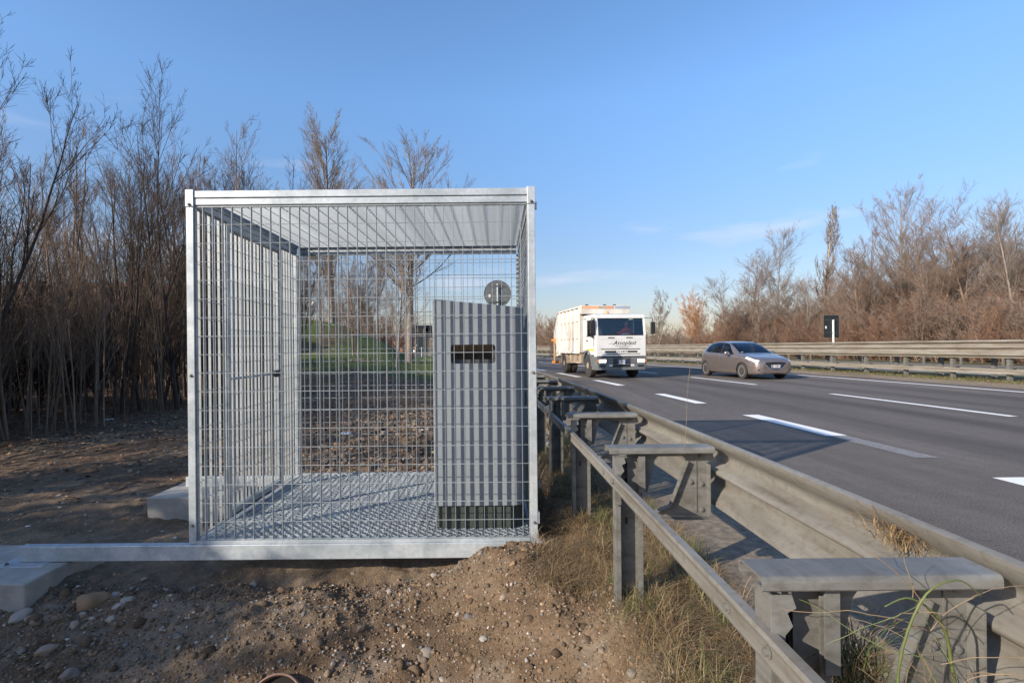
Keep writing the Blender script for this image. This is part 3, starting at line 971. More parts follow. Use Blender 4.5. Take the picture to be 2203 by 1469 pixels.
# floor: serrated non-slip grating
mb = MB()
fx0, fx1, fy0, fy1 = CX0 + 0.056, CX1 - 0.056, CY0 + 0.04, CY1 - 0.065
n = int((fy1 - fy0) / 0.0305)
for k in range(n):
    yy = fy0 + 0.012 + k * 0.0305
    vs = []; fs = []
    m = 2*int((fx1 - fx0) / 0.034)
    for i in range(m + 1):
        t = fx0 + (fx1 - fx0) * i / m
        z = ZF - (0.006 if (i % 2) else 0.0)
        vs += [(t, yy - 0.0017, -0.090), (t, yy - 0.0017, z), (t, yy + 0.0017, z), (t, yy + 0.0017, -0.090)]
    for i in range(m):
        for j in range(3):
            fs.append((i*4+j, i*4+j+1, (i+1)*4+j+1, (i+1)*4+j))
    mb.add(vs, fs)
m = int((fx1 - fx0) / 0.0605)
for k in range(m + 1):
    t = fx0 + 0.02 + k * 0.0605
    mb.tube([(t, fy0, ZF - 0.003), (t, fy1, ZF - 0.003)], 0.0032, 4, False)
fl = cbuild(mb, 'floor_grating'); fl['kind'] = 'stuff'
mb = MB()
mb.box(fx0 - 0.004, fx1 + 0.004, fy0 - 0.006, fy0 - 0.002, -0.095, ZF + 0.001); mb.box(fx0 - 0.004, fx1 + 0.004, fy1 + 0.002, fy1 + 0.006, -0.095, ZF + 0.001)
cbuild(mb, 'floor_edge')
# small hinge plate at the right post
mb = MB(); mb.box(CX1 + 0.001, CX1 + 0.012, CY0 + 0.005, CY0 + 0.045, 0.05, 0.13)
cbuild(mb, 'side_clip')
mb = MB(); mb.box(CX1 + 0.001, CX1 + 0.014, CY0 + 0.012, CY0 + 0.040, 2.28, 2.33)
cbuild(mb, 'side_clip')

# ------------------------------------------------------------------ speed camera cabinet
cab = empty('speed_camera_cabinet', (-0.13, 4.17, ZF), label='tall grey-blue speed camera cabinet with a slot window and slanted top inside the cage', cat='cabinet')
CO = (0.13, -4.17, -ZF)
ax0, ax1, ay0, ay1 = -0.476, 0.215, 3.93, 4.42
def ztop_c(x, y=3.93): return 1.665 - 0.070 * (x - ax0) / (ax1 - ax0) - 0.02 * (y - ay0)
def rrect(x0, x1, y0, y1, rl, rr_, n=10):
    pts = []
    for (cx, cy, r, a0) in ((x1 - rr_, y0 + rr_, rr_, -90), (x1 - rr_, y1 - rr_, rr_, 0), (x0 + rl, y1 - rl, rl, 90), (x0 + rl, y0 + rl, rl, 180)):
        for j in range(n + 1):
            a = R(a0 + 90 * j / n)
            pts.append((cx + r*math.cos(a), cy + r*math.sin(a)))
    return pts
out = rrect(ax0, ax1, ay0, ay1, 0.035, 0.10)
zbot = 0.118
mb = MB(); n = len(out)
vs = [(x, y, zbot + (0.02 if x > 0.16 else 0) * 0) for x, y in out] + [(x, y, ztop_c(x, y)) for x, y in out]
fs = [(i, (i+1) % n, n + (i+1) % n, n + i) for i in range(n) if not (abs(out[i][1]-ay0) < 1e-5 and abs(out[(i+1) % n][1]-ay0) < 1e-5)]
# front wall with the window opening
wx0, wx1, wz0, wz1, wr = -0.340, -0.005, 1.180, 1.322, 0.022
fr_out = [(ax0 + 0.035, zbot), (ax1 - 0.10, zbot), (ax1 - 0.10, ztop_c(ax1 - 0.10)), (ax0 + 0.035, ztop_c(ax0 + 0.035))]
hole = rrect(wx0, wx1, wz0, wz1, wr, wr, 5)
tri = tessellate_polygon([[Vector((p[0], p[1], 0)) for p in fr_out], [Vector((p[0], p[1], 0)) for p in hole]])
mb.add(vs, fs)
allp = fr_out + hole
mb.add([(p[0], ay0, p[1]) for p in allp], [tuple(t) for t in tri])
body = mb.build('cabinet_body', CABINET, cab); body.location = CO
mb = MB()
mb.add([(x, y, ztop_c(x, y) + 0.0) for x, y in out], [tuple(range(n))])
o = mb.build('cabinet_top', CABINET, cab); o.location = CO
# window recess: reveal, back, inner frame, glass
mb = MB(); h = len(hole)
mb.add([(p[0], ay0, p[1]) for p in hole] + [(p[0], ay0 + 0.055, p[1]) for p in hole], [(i, (i+1) % h, h + (i+1) % h, h + i) for i in range(h)])
o = mb.build('window_reveal', CABINET, body)
mb = MB()
mb.box(wx0 - 0.01, wx1 + 0.01, ay0 + 0.056, ay0 + 0.060, wz0 - 0.01, wz0 + 0.030)
mb.box(wx0 - 0.01, wx0 + 0.025, ay0 + 0.056, ay0 + 0.060, wz0 + 0.0305, wz1 + 0.01)
mb.box(wx1 - 0.030, wx1 + 0.01, ay0 + 0.056, ay0 + 0.060, wz0 + 0.0305, wz1 + 0.01)
mb.build('window_frame', DARKSTEEL, body)
mb = MB(); mb.box(wx0 + 0.022, wx1 - 0.028, ay0 + 0.070, ay0 + 0.073, wz0 + 0.028, wz1 + 0.005)
mb.build('window_glass', mat_glass('cabinet_glass', trans=0.35), body)
mb = MB(); mb.box(wx0 - 0.02, wx1 + 0.02, ay0 + 0.20, ay0 + 0.21, wz0 - 0.02, wz1 + 0.02)
mb.box(wx0 - 0.02, wx1 + 0.02, ay0 + 0.062, ay0 + 0.20, wz1 + 0.02, wz1 + 0.03)
mb.box(wx0 - 0.02, wx1 + 0.02, ay0 + 0.062, ay0 + 0.20, wz0 - 0.03, wz0 - 0.02)
mb.build('window_interior', BLACK, body)
mb = MB(); mb.box(-0.27, -0.10, ay0 + 0.10, ay0 + 0.18, wz0 - 0.0, wz0 + 0.085); mb.lathe([(0, 0.028), (-0.02, 0.028), (-0.02, 0.02), (-0.005, 0.001)], 'y', c=(-0.15, ay0 + 0.10, wz0 + 0.05), k=16)
mb.build('camera_head', DARKSTEEL, body)
# base
mb = MB(); po_ = rrect(ax0 + 0.022, ax1 - 0.018, ay0 + 0.02, ay1 - 0.02, 0.035, 0.10)
mb.prism(po_, 'z', ZF + 0.002, zbot - 0.001)
o = mb.build('cabinet_base', CABBASE, cab); o.location = CO
mb = MB(); mb.box(0.2155, 0.221, 4.05, 4.30, 0.35, 1.45)
o = mb.build('service_door', CABINET, cab, bevel=0.002); o.location = CO
mb = MB(); mb.box(0.2212, 0.232, 4.08, 4.11, 0.85, 0.95)
mb.build('lock', DARKSTEEL, o)

# ------------------------------------------------------------------ concrete blocks
def rough_block(name, x0, x1, y0, y1, z0, z1, label, mat=CONC, rz=0.0, cat='concrete block'):
    bm = bmesh.new()
    bmesh.ops.create_cube(bm, size=1)
    bmesh.ops.scale(bm, vec=(x1-x0, y1-y0, z1-z0), verts=bm.verts)
    bmesh.ops.subdivide_edges(bm, edges=bm.edges, cuts=7, use_grid_fill=True)
    sd = hash(name) % 7 + x0
    for v in bm.verts:
        nn = noise.noise_vector(v.co * 4 + Vector((x0*3, 0, 1))) * 0.008 + noise.noise_vector(v.co * 16) * 0.003
        v.co += nn
    bmesh.ops.bevel(bm, geom=[e for e in bm.edges if e.calc_face_angle(0) > 1.0], offset=0.007, segments=1, affect='EDGES')
    me = bpy.data.meshes.new(name); bm.to_mesh(me); bm.free()
    o = link(name, me, mat)
    o.location = ((x0+x1)/2, (y0+y1)/2, (z0+z1)/2); o.rotation_euler = (0, 0, rz)
    tag(o, label, cat)
    return o
rough_block('concrete_block', -4.2, -3.03, 3.36, 4.05, -0.62, -0.187, 'concrete footing block at the left edge under the end of the front base beam')
rough_block('concrete_block', -3.52, -2.72, 5.28, 6.05, -0.55, -0.182, 'concrete footing block behind the cage under the end of the rear base beam')
rough_block('concrete_block', 0.20, 0.52, 3.78, 4.08, -0.45, -0.185, 'small concrete footing block beside the right front corner of the cage')
rough_block('concrete_block', -0.1, 0.5, 5.55, 6.0, -0.5, -0.182, 'concrete footing block under the rear right corner of the cage')

# ------------------------------------------------------------------ road signs
def round_sign(x, y, z, rad, label):
    t = empty('round_road_sign', (x, y, 0), rz=0.05, label=label, cat='road sign')
    mb = MB(); mb.lathe([(0, 0.0001), (0, rad), (-0.012, rad + 0.002), (-0.012, rad - 0.012), (-0.003, rad - 0.014), (-0.003, 0.0001)], 'y', c=(0, 0.02, z), k=40)
    mb.build('sign_disc', simple('sign_back_grey', (0.105, 0.115, 0.115), None, 3, 0.5), t)
    mb = MB(); mb.tube([(0.0, -0.03, -0.4), (0.0, -0.03, z + rad*0.72)], 0.03, 12)
    mb.build('pole', GALV, t, smooth=False)
    for dz in (-rad*0.62, rad*0.55):
        mb = MB(); mb.box(-0.30*rad*2, 0.30*rad*2, 0.0, 0.014, z + dz - 0.02, z + dz + 0.02); mb.box(-0.05, 0.05, -0.072, 0.0, z + dz - 0.025, z + dz + 0.025)
        mb.build('bracket', DARKSTEEL, t)
    mb = MB(); mb.box(-0.30, -0.235, 0.0025, 0.004, z - 0.12, z - 0.02)
    mb.build('sticker', simple('white_sticker', (0.75, 0.74, 0.72), None, 30, 0.6), t)
    return t
round_sign(0.07, 17.5, 3.08, 0.455, 'grey back of a round road sign on a pole behind the cabinet top')
def rect_sign(x, y, z0, z1, w, label, polemat, ztop=None, rz=0.0, base=0.0, panel_off=0.0, cat='road sign'):
    t = empty('rectangular_road_sign', (x, y, base), rz=rz, label=label, cat=cat)
    mb = MB(); mb.box(-w/2 + panel_off, w/2 + panel_off, 0.0, 0.02, z0 - base, z1 - base)
    mb.build('sign_panel', simple('dark_sign_back', (0.018, 0.024, 0.026), None, 5, 0.45), t, bevel=0.006)
    mb = MB(); mb.tube([(0, -0.04, -0.3), (0, -0.04, (ztop or (z1 - 0.2)) - base)], 0.042, 12)
    mb.build('pole', polemat, t)
    mb = MB()
    for zz in (z0 + 0.22*(z1-z0), z0 + 0.8*(z1-z0)):
        mb.box(-w/2 + 0.04 + panel_off, w/2 - 0.04 + panel_off, -0.012, -0.001, zz - base - 0.02, zz - base + 0.02)
        mb.box(-0.07, 0.07, -0.05, -0.0125, zz - base - 0.025, zz - base + 0.025)
    mb.build('bracket', DARKSTEEL, t)
    if w > 0.6:
        mb = MB(); mb.box(-w/2 + 0.06 + panel_off, -w/2 + 0.13 + panel_off, -0.004, -0.001, (z0+z1)/2 - base - 0.1, (z0+z1)/2 - base + 0.02)
        mb.build('sticker', simple('white_sticker', (0.75, 0.74, 0.72), None, 30, 0.6), t)
    return t
WHITEPOLE = simple('white_pole_paint', (0.72, 0.71, 0.68), (0.6, 0.58, 0.54), 6, 0.5)
sy = 24.2
rect_sign(17.2 - off(sy), sy, 1.60, 2.62, 0.74, 'black rectangular sign back on a white pole above the central guardrail', WHITEPOLE, 2.42, 0.1, 0.05, panel_off=-0.06)
rect_sign(-8.2, 58, 0.7, 2.6, 1.3, 'small dark sign panel by the distant road left of the cabinet', WHITEPOLE, 1.4)
t = rect_sign(-10.6, 72, 3.1, 4.4, 2.9, 'wide dark direction sign under the tree edge left of the cabinet', DARKSTEEL, 3.9)
rect_sign(-9.2, 72, 2.7, 4.4, 1.0, 'narrow dark sign beside the wide direction sign left of the cabinet', DARKSTEEL, 3.9)
rect_sign(4.05, 58.0, 0.9, 2.6, 0.9, 'small dark sign back behind the left rear of the truck', DARKSTEEL, 2.2)

# ------------------------------------------------------------------ far buildings
def house(x, y, w, d, h, hr, rz, wall, roof, label, nwin=3, floors=1, z0=-0.4, wingroup=None):
    t = empty('house', (x, y, z0), rz=rz, label=label, cat='house')
    mb = MB(); mb.box(-w/2, w/2, -d/2, d/2, 0, h)
    mb.prism([(-d/2, h), (d/2, h), (0, h + hr - 0.05)], 'x', -w/2 + 0.001, w/2 - 0.001)
    wl_ = mb.build('wall', wall, t)
    mb = MB()
    e = 0.5; s = hr / (d/2)
    mb.prism([(-d/2 - e, h - e*s), (0, h + hr), (d/2 + e, h - e*s), (d/2 + e, h - e*s + 0.15), (0, h + hr + 0.15), (-d/2 - e, h - e*s + 0.15)], 'x', -w/2 - 0.4, w/2 + 0.4)
    rf = mb.build('roof', roof, t)
    mb = MB(); mb.box(w*0.22, w*0.22 + 0.7, -0.35, 0.35, h + hr*0.5, h + hr + 0.9); mb.build('chimney', wall, rf)
    for f in range(floors):
        for k in range(nwin):
            xx = -w/2 + w*(k + 0.5)/nwin
            mb = MB(); mb.box(xx - 0.5, xx + 0.5, -d/2 - 0.03, -d/2 - 0.002, 0.9 + f*2.9, 2.2 + f*2.9)
            wi = mb.build('window', simple('window_frame_paint', (0.35, 0.33, 0.3), None, 5, 0.6), wl_)
            mb = MB(); mb.box(xx - 0.42, xx + 0.42, -d/2 - 0.034, -d/2 - 0.031, 0.98 + f*2.9, 2.12 + f*2.9)
            wi2 = mb.build('pane', BLACK, wl_)
    return t
TILE_ROOF = simple('red_roof_tiles', (0.20, 0.085, 0.055), (0.12, 0.055, 0.038), 3, 0.9, stretch=(1, 6, 6))
BRICKW = simple('brick_wall', (0.26, 0.115, 0.075), (0.17, 0.075, 0.05), 4, 0.9)
PLAST = simple('ochre_plaster', (0.52, 0.36, 0.22), (0.42, 0.28, 0.17), 1, 0.9)
PINKP = simple('peach_plaster', (0.62, 0.33, 0.22), (0.52, 0.28, 0.18), 1, 0.9)
house(-24, 32, 8.5, 7, 3.4, 2.3, R(12), BRICKW, TILE_ROOF, 'brown red house with a gabled roof hidden behind the dark thicket', 3, 1)
house(-29.5, 180, 9, 9, 4.6, 1.6, R(-14), PINKP, TILE_ROOF, 'small distant peach-coloured house left of the cabinet at the horizon', 2, 1)
house(-52, 48, 14, 8, 3.4, 1.6, R(20), PLAST, TILE_ROOF, 'pale low building glimpsed between the trunks at the far left', 4, 1)

# low dark retaining wall seen through the mesh at the left
rough_block('low_wall', -13.8, -8.2, 34.0, 34.4, -0.6, 0.62, 'low dark stained concrete wall before the grassy hillock behind the cage', CONCDIRT, 0.0, 'wall')

# street lamp seen through the mesh
sl = empty('street_lamp', (-16.3, 46, 2.5), label='pale garden lamp post with a cluster of three white globes on the hillock', cat='street lamp')
mb = MB(); mb.tube([(0, 0, -0.5), (0, 0, 3.0)], [0.07, 0.045], 8); mb.tube([(-0.35, 0, 2.7), (0.35, 0, 2.7)], 0.025, 6)
mb.build('pole', simple('pale_lamp_paint', (0.55, 0.5, 0.36), None, 6, 0.5), sl)
for dx, dz in ((-0.35, 2.85), (0.35, 2.85), (0, 3.12)):
    mb = MB(); mb.lathe([(-0.13, 0.0001), (-0.09, 0.09), (0, 0.13), (0.09, 0.09), (0.13, 0.0001)], 'z', c=(dx, 0, dz), k=12)
    mb.build('globe', simple('white_globe', (0.8, 0.8, 0.78), None, 3, 0.3), sl, smooth=True)

# ------------------------------------------------------------------ trees
def rnd_perp(T, rng):
    a = rng.normal(size=T.shape)
    a -= (a * T).sum(-1, keepdims=True) * T
    return a / np.linalg.norm(a, axis=-1, keepdims=True)

def grow_level(rng, base, d, length, r0, r1, npt, wob, trop, crook=0.0):
    """returns P (N,npt,3), Rr (N,npt)"""
    N = len(base)
    Pn = np.zeros((N, npt, 3)); Pn[:, 0] = base
    D = d.copy()
    step = length / (npt - 1)
    for i in range(1, npt):
        D = D + rng.normal(size=D.shape) * wob
        D[:, 2] += trop
        D /= np.linalg.norm(D, axis=1, keepdims=True)
        Pn[:, i] = Pn[:, i-1] + D * step[:, None]
    t = np.linspace(0, 1, npt)[None, :]
    Rr = r0[:, None] * (1 - t) + r1[:, None] * t
    return Pn, Rr

def tubes(P_, R_, k):
    N, n, _ = P_.shape
    T = P_[:, -1] - P_[:, 0]
    T /= np.maximum(np.linalg.norm(T, axis=1, keepdims=True), 1e-6)
    ref = np.where(np.abs(T[:, 2:3]) < 0.9, np.array([[0, 0, 1.0]]), np.array([[1.0, 0, 0]]))
    U = np.cross(T, ref); U /= np.linalg.norm(U, axis=1, keepdims=True)
    W = np.cross(T, U)
    a = 2 * np.pi * np.arange(k) / k
    ring = U[:, None, :] * np.cos(a)[None, :, None] + W[:, None, :] * np.sin(a)[None, :, None]     # N,k,3
    V = P_[:, :, None, :] + R_[:, :, None, None] * ring[:, None]
    V = V.reshape(-1, 3)
    b = (np.arange(N) * n * k)[:, None, None]
    i = (np.arange(n - 1) * k)[None, :, None]
    j = np.arange(k)[None, None, :]
    j2 = (j + 1) % k
    Fq = np.stack([b+i+j, b+i+j2, b+i+k+j2, b+i+k+j], -1).reshape(-1, 4)
    return V, Fq

def interp(P_, idx, t):
    n = P_.shape[1]
    f = t * (n - 1); i = np.minimum(f.astype(int), n - 2); w = (f - i)[:, None]
    a = P_[idx, i]; b = P_[idx, i + 1]
    tan = b - a; tan /= np.maximum(np.linalg.norm(tan, axis=1, keepdims=True), 1e-9)
    return a * (1 - w) + b * w, tan

def tree_meshes(name, seed, height, stems, r_base, levels, lean=0.08, tip=0.25, wob=0.06, trop=0.02, rmin=0.004, spread=0.15):
    """levels: dicts n (children per parent), t0, t1, ang, ratio, rr, npt, k, wob, trop"""
    rng = np.random.default_rng(seed)
    base = np.zeros((stems, 3)); base[:, :2] = rng.normal(size=(stems, 2)) * spread * (stems > 1)
    base[:, 2] = -0.3
    d = np.zeros((stems, 3)); d[:, :2] = rng.normal(size=(stems, 2)) * lean; d[:, 2] = 1
    d /= np.linalg.norm(d, axis=1, keepdims=True)
    L = height * rng.uniform(0.75, 1.0, stems); L[0] = height
    r0 = r_base * rng.uniform(0.6, 1.0, stems); r0[0] = r_base
    Pc, Rc = grow_level(rng, base, d, L, r0, r0 * tip * 0.4, 12, wob, trop)
    tv, tf = tubes(Pc, Rc, 7)
    trunk = mesh_np('trunk', tv, tf, smooth=True)
    vs, fs, nv = [], [], 0
    Lc = L
    for lv in levels:
        N = len(Pc); c = lv['n']
        idx = np.repeat(np.arange(N), c)
        t = rng.uniform(lv['t0'], lv.get('t1', 0.98), N * c)
        pos, tan = interp(Pc, idx, t)
        perp = rnd_perp(tan, rng)
        ang = R(lv['ang']) * rng.uniform(0.6, 1.35, N * c)
        dirs = tan * np.cos(ang)[:, None] + perp * np.sin(ang)[:, None]
        prof = lv.get('prof', 0.55)
        ln = Lc[idx] * lv['ratio'] * (1 - prof * (t - lv['t0']) / (1 - lv['t0'])) * rng.uniform(0.6, 1.25, N * c)
        if 'low' in lv:   # shorter towards the bottom of the crown too
            q = (t - lv['t0']) / (1 - lv['t0']); ln *= np.clip(lv['low'] + (1 - lv['low']) * q * 3.0, 0, 1)
        rp = Rc[idx, 0] * (1 - t) + Rc[idx, -1] * t
        ra = np.maximum(np.minimum(rp * lv['rr'], ln * lv.get('slim', 0.0115)), rmin)
        rb = np.maximum(ra * 0.35, rmin * 0.55)
        Pn, Rn = grow_level(rng, pos, dirs, ln, ra, rb, lv['npt'], lv['wob'], lv['trop'])
        v, f = tubes(Pn, Rn, lv['k'])
        vs.append(v); fs.append(f + nv); nv += len(v)
        Pc, Rc, Lc = Pn, Rn, ln
    crown = mesh_np('crown', np.concatenate(vs), np.concatenate(fs))
    return trunk, crown

KINDS = {}
def kind(name, mat, *a, **k):
    tr, cr = tree_meshes(name, *a, **k)
    tr.materials.append(mat); cr.materials.append(mat)
    KINDS[name] = (tr, cr)

TH_L = lambda a, b, c: [dict(n=a, t0=0.14, ang=27, ratio=0.33, rr=0.5, npt=6, k=4, wob=0.08, trop=0.09, prof=0.6),
                        dict(n=b, t0=0.10, ang=27, ratio=0.55, rr=0.6, npt=4, k=3, wob=0.07, trop=0.06),
                        dict(n=c, t0=0.08, ang=28, ratio=0.58, rr=0.6, npt=2, k=3, wob=0.20, trop=0.03)]
for i in range(4):
    kind('thicket%d' % i, (BARK_DARK, BARK_MID)[i % 2], 100 + i, 6.4, 3, 0.048, TH_L(14, 6, 6), lean=0.09, rmin=0.0028, spread=0.26, wob=0.028)
kind('thin', BARK_DARK, 131, 7.4, 2, 0.055, [dict(n=13, t0=0.35, ang=24, ratio=0.32, rr=0.5, npt=7, k=4, wob=0.07, trop=0.10, prof=0.4),
     dict(n=7, t0=0.15, ang=26, ratio=0.5, rr=0.6, npt=4, k=3, wob=0.07, trop=0.06), dict(n=6, t0=0.1, ang=28, ratio=0.55, rr=0.6, npt=2, k=3, wob=0.2, trop=0.03)], lean=0.10, rmin=0.0036, wob=0.04)
kind('sapling', BARK_MID, 141, 4.2, 4, 0.017, [dict(n=9, t0=0.3, ang=22, ratio=0.26, rr=0.5, npt=5, k=3, wob=0.06, trop=0.08, prof=0.4),
     dict(n=6, t0=0.15, ang=30, ratio=0.4, rr=0.6, npt=2, k=3, wob=0.1, trop=0.05)], lean=0.06, rmin=0.0034, spread=0.40, wob=0.015)
kind('low', BARK_DARK, 151, 3.3, 8, 0.034, [dict(n=15, t0=0.10, ang=32, ratio=0.36, rr=0.5, npt=6, k=4, wob=0.12, trop=0.06, prof=0.5),
     dict(n=9, t0=0.12, ang=40, ratio=0.48, rr=0.6, npt=4, k=3, wob=0.16, trop=0.03), dict(n=8, t0=0.12, ang=42, ratio=0.5, rr=0.6, npt=2, k=3, wob=0.2, trop=0.0)], lean=0.26, rmin=0.0065, spread=0.35)
for i in range(2):
    kind('poplar%d' % i, BARK_PALE, 200 + i, 20.0, 1, 0.26, [dict(n=(86, 56)[i], t0=0.28, t1=0.97, ang=(27, 40)[i], ratio=(0.27, 0.36)[i], rr=0.36, npt=9, k=4, wob=0.022, trop=(0.08, 0.07)[i], prof=(0.42, 0.42)[i]),
         dict(n=11, t0=0.15, ang=19, ratio=0.38, rr=0.5, npt=5, k=3, wob=0.03, trop=0.05), dict(n=10, t0=0.08, ang=20, ratio=0.55, rr=0.6, npt=2, k=3, wob=0.14, trop=0.05)], wob=0.008, lean=0.01, rmin=0.0062)
kind('column', BARK_PALE, 220, 14.0, 1, 0.17, [dict(n=52, t0=0.20, t1=0.98, ang=24, ratio=0.26, rr=0.35, npt=8, k=3, wob=0.04, trop=0.22, prof=0.55, low=0.5),
         dict(n=8, t0=0.15, ang=18, ratio=0.42, rr=0.55, npt=5, k=3, wob=0.07, trop=0.12), dict(n=6, t0=0.08, ang=18, ratio=0.55, rr=0.6, npt=2, k=3, wob=0.1, trop=0.06)], wob=0.012, lean=0.01, rmin=0.0085)
for i in range(3):
    kind('broad%d' % i, (BARK_PALE, BARK_BROWN, BARK_BROWN)[i], 240 + i, 11.0, 1 + (i == 1), 0.11, [dict(n=30, t0=0.20, t1=0.97, ang=36, ratio=0.42, rr=0.40, npt=8, k=4, wob=0.05, trop=0.06, prof=0.45),
         dict(n=11, t0=0.10, ang=32, ratio=0.48, rr=0.5, npt=5, k=3, wob=0.06, trop=0.06), dict(n=9, t0=0.06, ang=30, ratio=0.60, rr=0.6, npt=2, k=3, wob=0.16, trop=0.03)], wob=0.025, lean=0.05, rmin=0.0055)
for i in range(2):
    kind('bush%d' % i, (BARK_RED, BARK_BROWN)[i], 260 + i, 4.8, 10, 0.030, [dict(n=14, t0=0.05, ang=32, ratio=0.42, rr=0.5, npt=5, k=3, wob=0.12, trop=0.05, prof=0.5),
         dict(n=7, t0=0.08, ang=30, ratio=0.48, rr=0.6, npt=4, k=3, wob=0.15, trop=0.04), dict(n=6, t0=0.1, ang=30, ratio=0.55, rr=0.7, npt=2, k=3, wob=0.2, trop=0.0)], lean=0.36, spread=0.6, rmin=0.0062)
kind('orange', BARK_ORANGE, 280, 6.4, 6, 0.05, [dict(n=18, t0=0.2, ang=34, ratio=0.40, rr=0.5, npt=6, k=3, wob=0.12, trop=0.10, prof=0.5),
         dict(n=8, t0=0.1, ang=30, ratio=0.45, rr=0.6, npt=4, k=3, wob=0.16, trop=0.05), dict(n=8, t0=0.1, ang=30, ratio=0.5, rr=0.6, npt=2, k=3, wob=0.2, trop=0.0)], lean=0.22, spread=0.4, rmin=0.008)
kind('birch', BARK_PALE, 290, 9.0, 4, 0.065, [dict(n=14, t0=0.25, ang=30, ratio=0.30, rr=0.4, npt=6, k=3, wob=0.08, trop=0.10, prof=0.5),
         dict(n=10, t0=0.15, ang=34, ratio=0.42, rr=0.6, npt=4, k=3, wob=0.12, trop=0.05), dict(n=10, t0=0.12, ang=36, ratio=0.45, rr=0.6, npt=2, k=3, wob=0.16, trop=0.0)], lean=0.17, spread=0.5, rmin=0.008, wob=0.035)

def plant(kind_, x, y, s=1.0, label='', group=None, name='bare_tree', cat='tree', rz=None, z=None, sz=None):
    tr, cr = KINDS[kind_]
    if z is None: z = H1(x, y) if y < 34 else float(ground_h(np.array([x]), np.array([y]))[0])
    rz = RG.uniform(0, 6.283) if rz is None else rz
    t = empty(name, (x, y, z), rz=rz, label=label, cat=cat, group=group)
    t.scale = (s, s, sz or s)
    link('trunk', tr, None, t); link('crown', cr, None, t)
    return t

def X_at(px, y): return (px - 1067) / F_PX * y

# left wood: its edge runs beside the track
GW = 'thin bare trees of the dark thicket left of the cage'
LW = 'slender bare tree in the dense dark thicket along the left side of the dirt track'
def left_label(y):
    if y < 9.5: return 'slender bare tree of the dark thicket near the left edge of the picture'
    if y < 13: return 'slender bare tree of the dark thicket midway between left edge and cage'
    if y < 18: return 'slender bare tree of the dark thicket just left of the front left cage post'
    return 'slender bare tree of the dark thicket behind the left end of the cage'
cnt = 0
rows = [(-8.6, 1.1), (-9.9, 1.5), (-11.6, 2.1), (-14.0, 3.0), (-17.5, 4.2)]
for ri, (xe, dy) in enumerate(rows):
    y = 6.6 + 0.3 * ri
    while y < 27:
        xx = xe + RG.uniform(-0.45, 0.45) - off(y) * 0.9
        yy = y + RG.uniform(-0.3, 0.3)
        k = 'thicket%d' % RG.integers(0, 4) if RG.random() < 0.84 else 'thin'
        # taller to the left, as in the photograph
        s = (RG.uniform(0.72, 0.98) + 0.04 * ri) * float(np.interp(yy, [6, 9, 12, 15, 20, 26], [0.95, 0.80, 0.86, 1.14, 1.50, 1.55]))
        if k == 'thin': s *= 0.95
        plant(k, xx, yy, s, left_label(yy), GW)
        cnt += 1
        y += dy * RG.uniform(0.8, 1.3)
# deeper filling behind
for i in range(12):
    yy = RG.uniform(8, 30); xx = -22 - RG.uniform(0, 22) - off(yy)
    plant('thicket%d' % RG.integers(0, 4), xx, yy, RG.uniform(1.0, 1.4), LW, GW); cnt += 1
# tall ones that stand out
plant('thin', -9.1, 9.0, 0.98, 'tallest bare tree at the left edge of the picture reaching high above the thicket', rz=1.0)
plant('thicket1', -9.7, 9.8, 0.98, 'second tall slim bare tree close to the left edge of the picture', rz=4.0)
plant('thin', -8.9, 14.5, 1.20, 'dense bare tree whose leader rises just left of the cage corner', rz=2.2)
plant('thicket3', -8.6, 16.8, 1.40, 'bushy bare tree standing right behind the top left corner of the cage', rz=0.4)
plant('thicket2', -8.6, 19.5, 1.42, 'bare tree whose crown shows just over the left end of the cage roof', rz=0.9)
GS = 'thin upright saplings among the trees of the dark thicket'
for i in range(120):
    yy = 6.4 + 20 * (i / 120) ** 1.25 + RG.uniform(-0.3, 0.3)
    plant('sapling', -8.1 - RG.uniform(0, 5) - off(yy) * 0.9, yy, RG.uniform(0.75, 1.25), left_label(yy).replace('slender bare tree', 'thin upright sapling'), GS, 'bare_sapling', 'sapling')
for i in range(50):
    yy = 8 + 24 * RG.random() ** 1.2
    plant('low', -10.6 - RG.uniform(0, 9) - off(yy) * 0.9, yy, RG.uniform(0.7, 1.15), 'low bare shrub filling the shade under the trees of the dark thicket', 'undergrowth shrubs of the dark thicket', 'bare_shrub', 'shrub')
# off to the left and behind the camera: the wood goes on, lower
GO = 'low bare shrubs beside the camera'
for i in range(24):
    yy = -2.3 + i * 0.10 + RG.uniform(-0.15, 0.15)
    if i >= 22: yy = 1.5 + (i - 22) * 3.0
    xx = -8.5 - RG.uniform(0, 2.8)
    plant('low', xx, yy, RG.uniform(1.10, 1.36), 'low bare shrub at the wood edge left of the camera', GO, 'bare_shrub', 'shrub')
for i in range(10):
    yy = -3.0 + i * 0.25
    plant('low', -11.9 - RG.uniform(0, 1.5), yy, RG.uniform(1.2, 1.4), 'low bare shrub at the wood edge left of the camera', GO, 'bare_shrub', 'shrub')

for i in range(24):
    plant('low', -15.5 - RG.uniform(0, 5), RG.uniform(-3, 8), RG.uniform(0.9, 1.2), 'low bare shrub standing well back in the wood left of the camera', 'low bare shrubs deep in the wood beside the camera', 'bare_shrub', 'shrub')

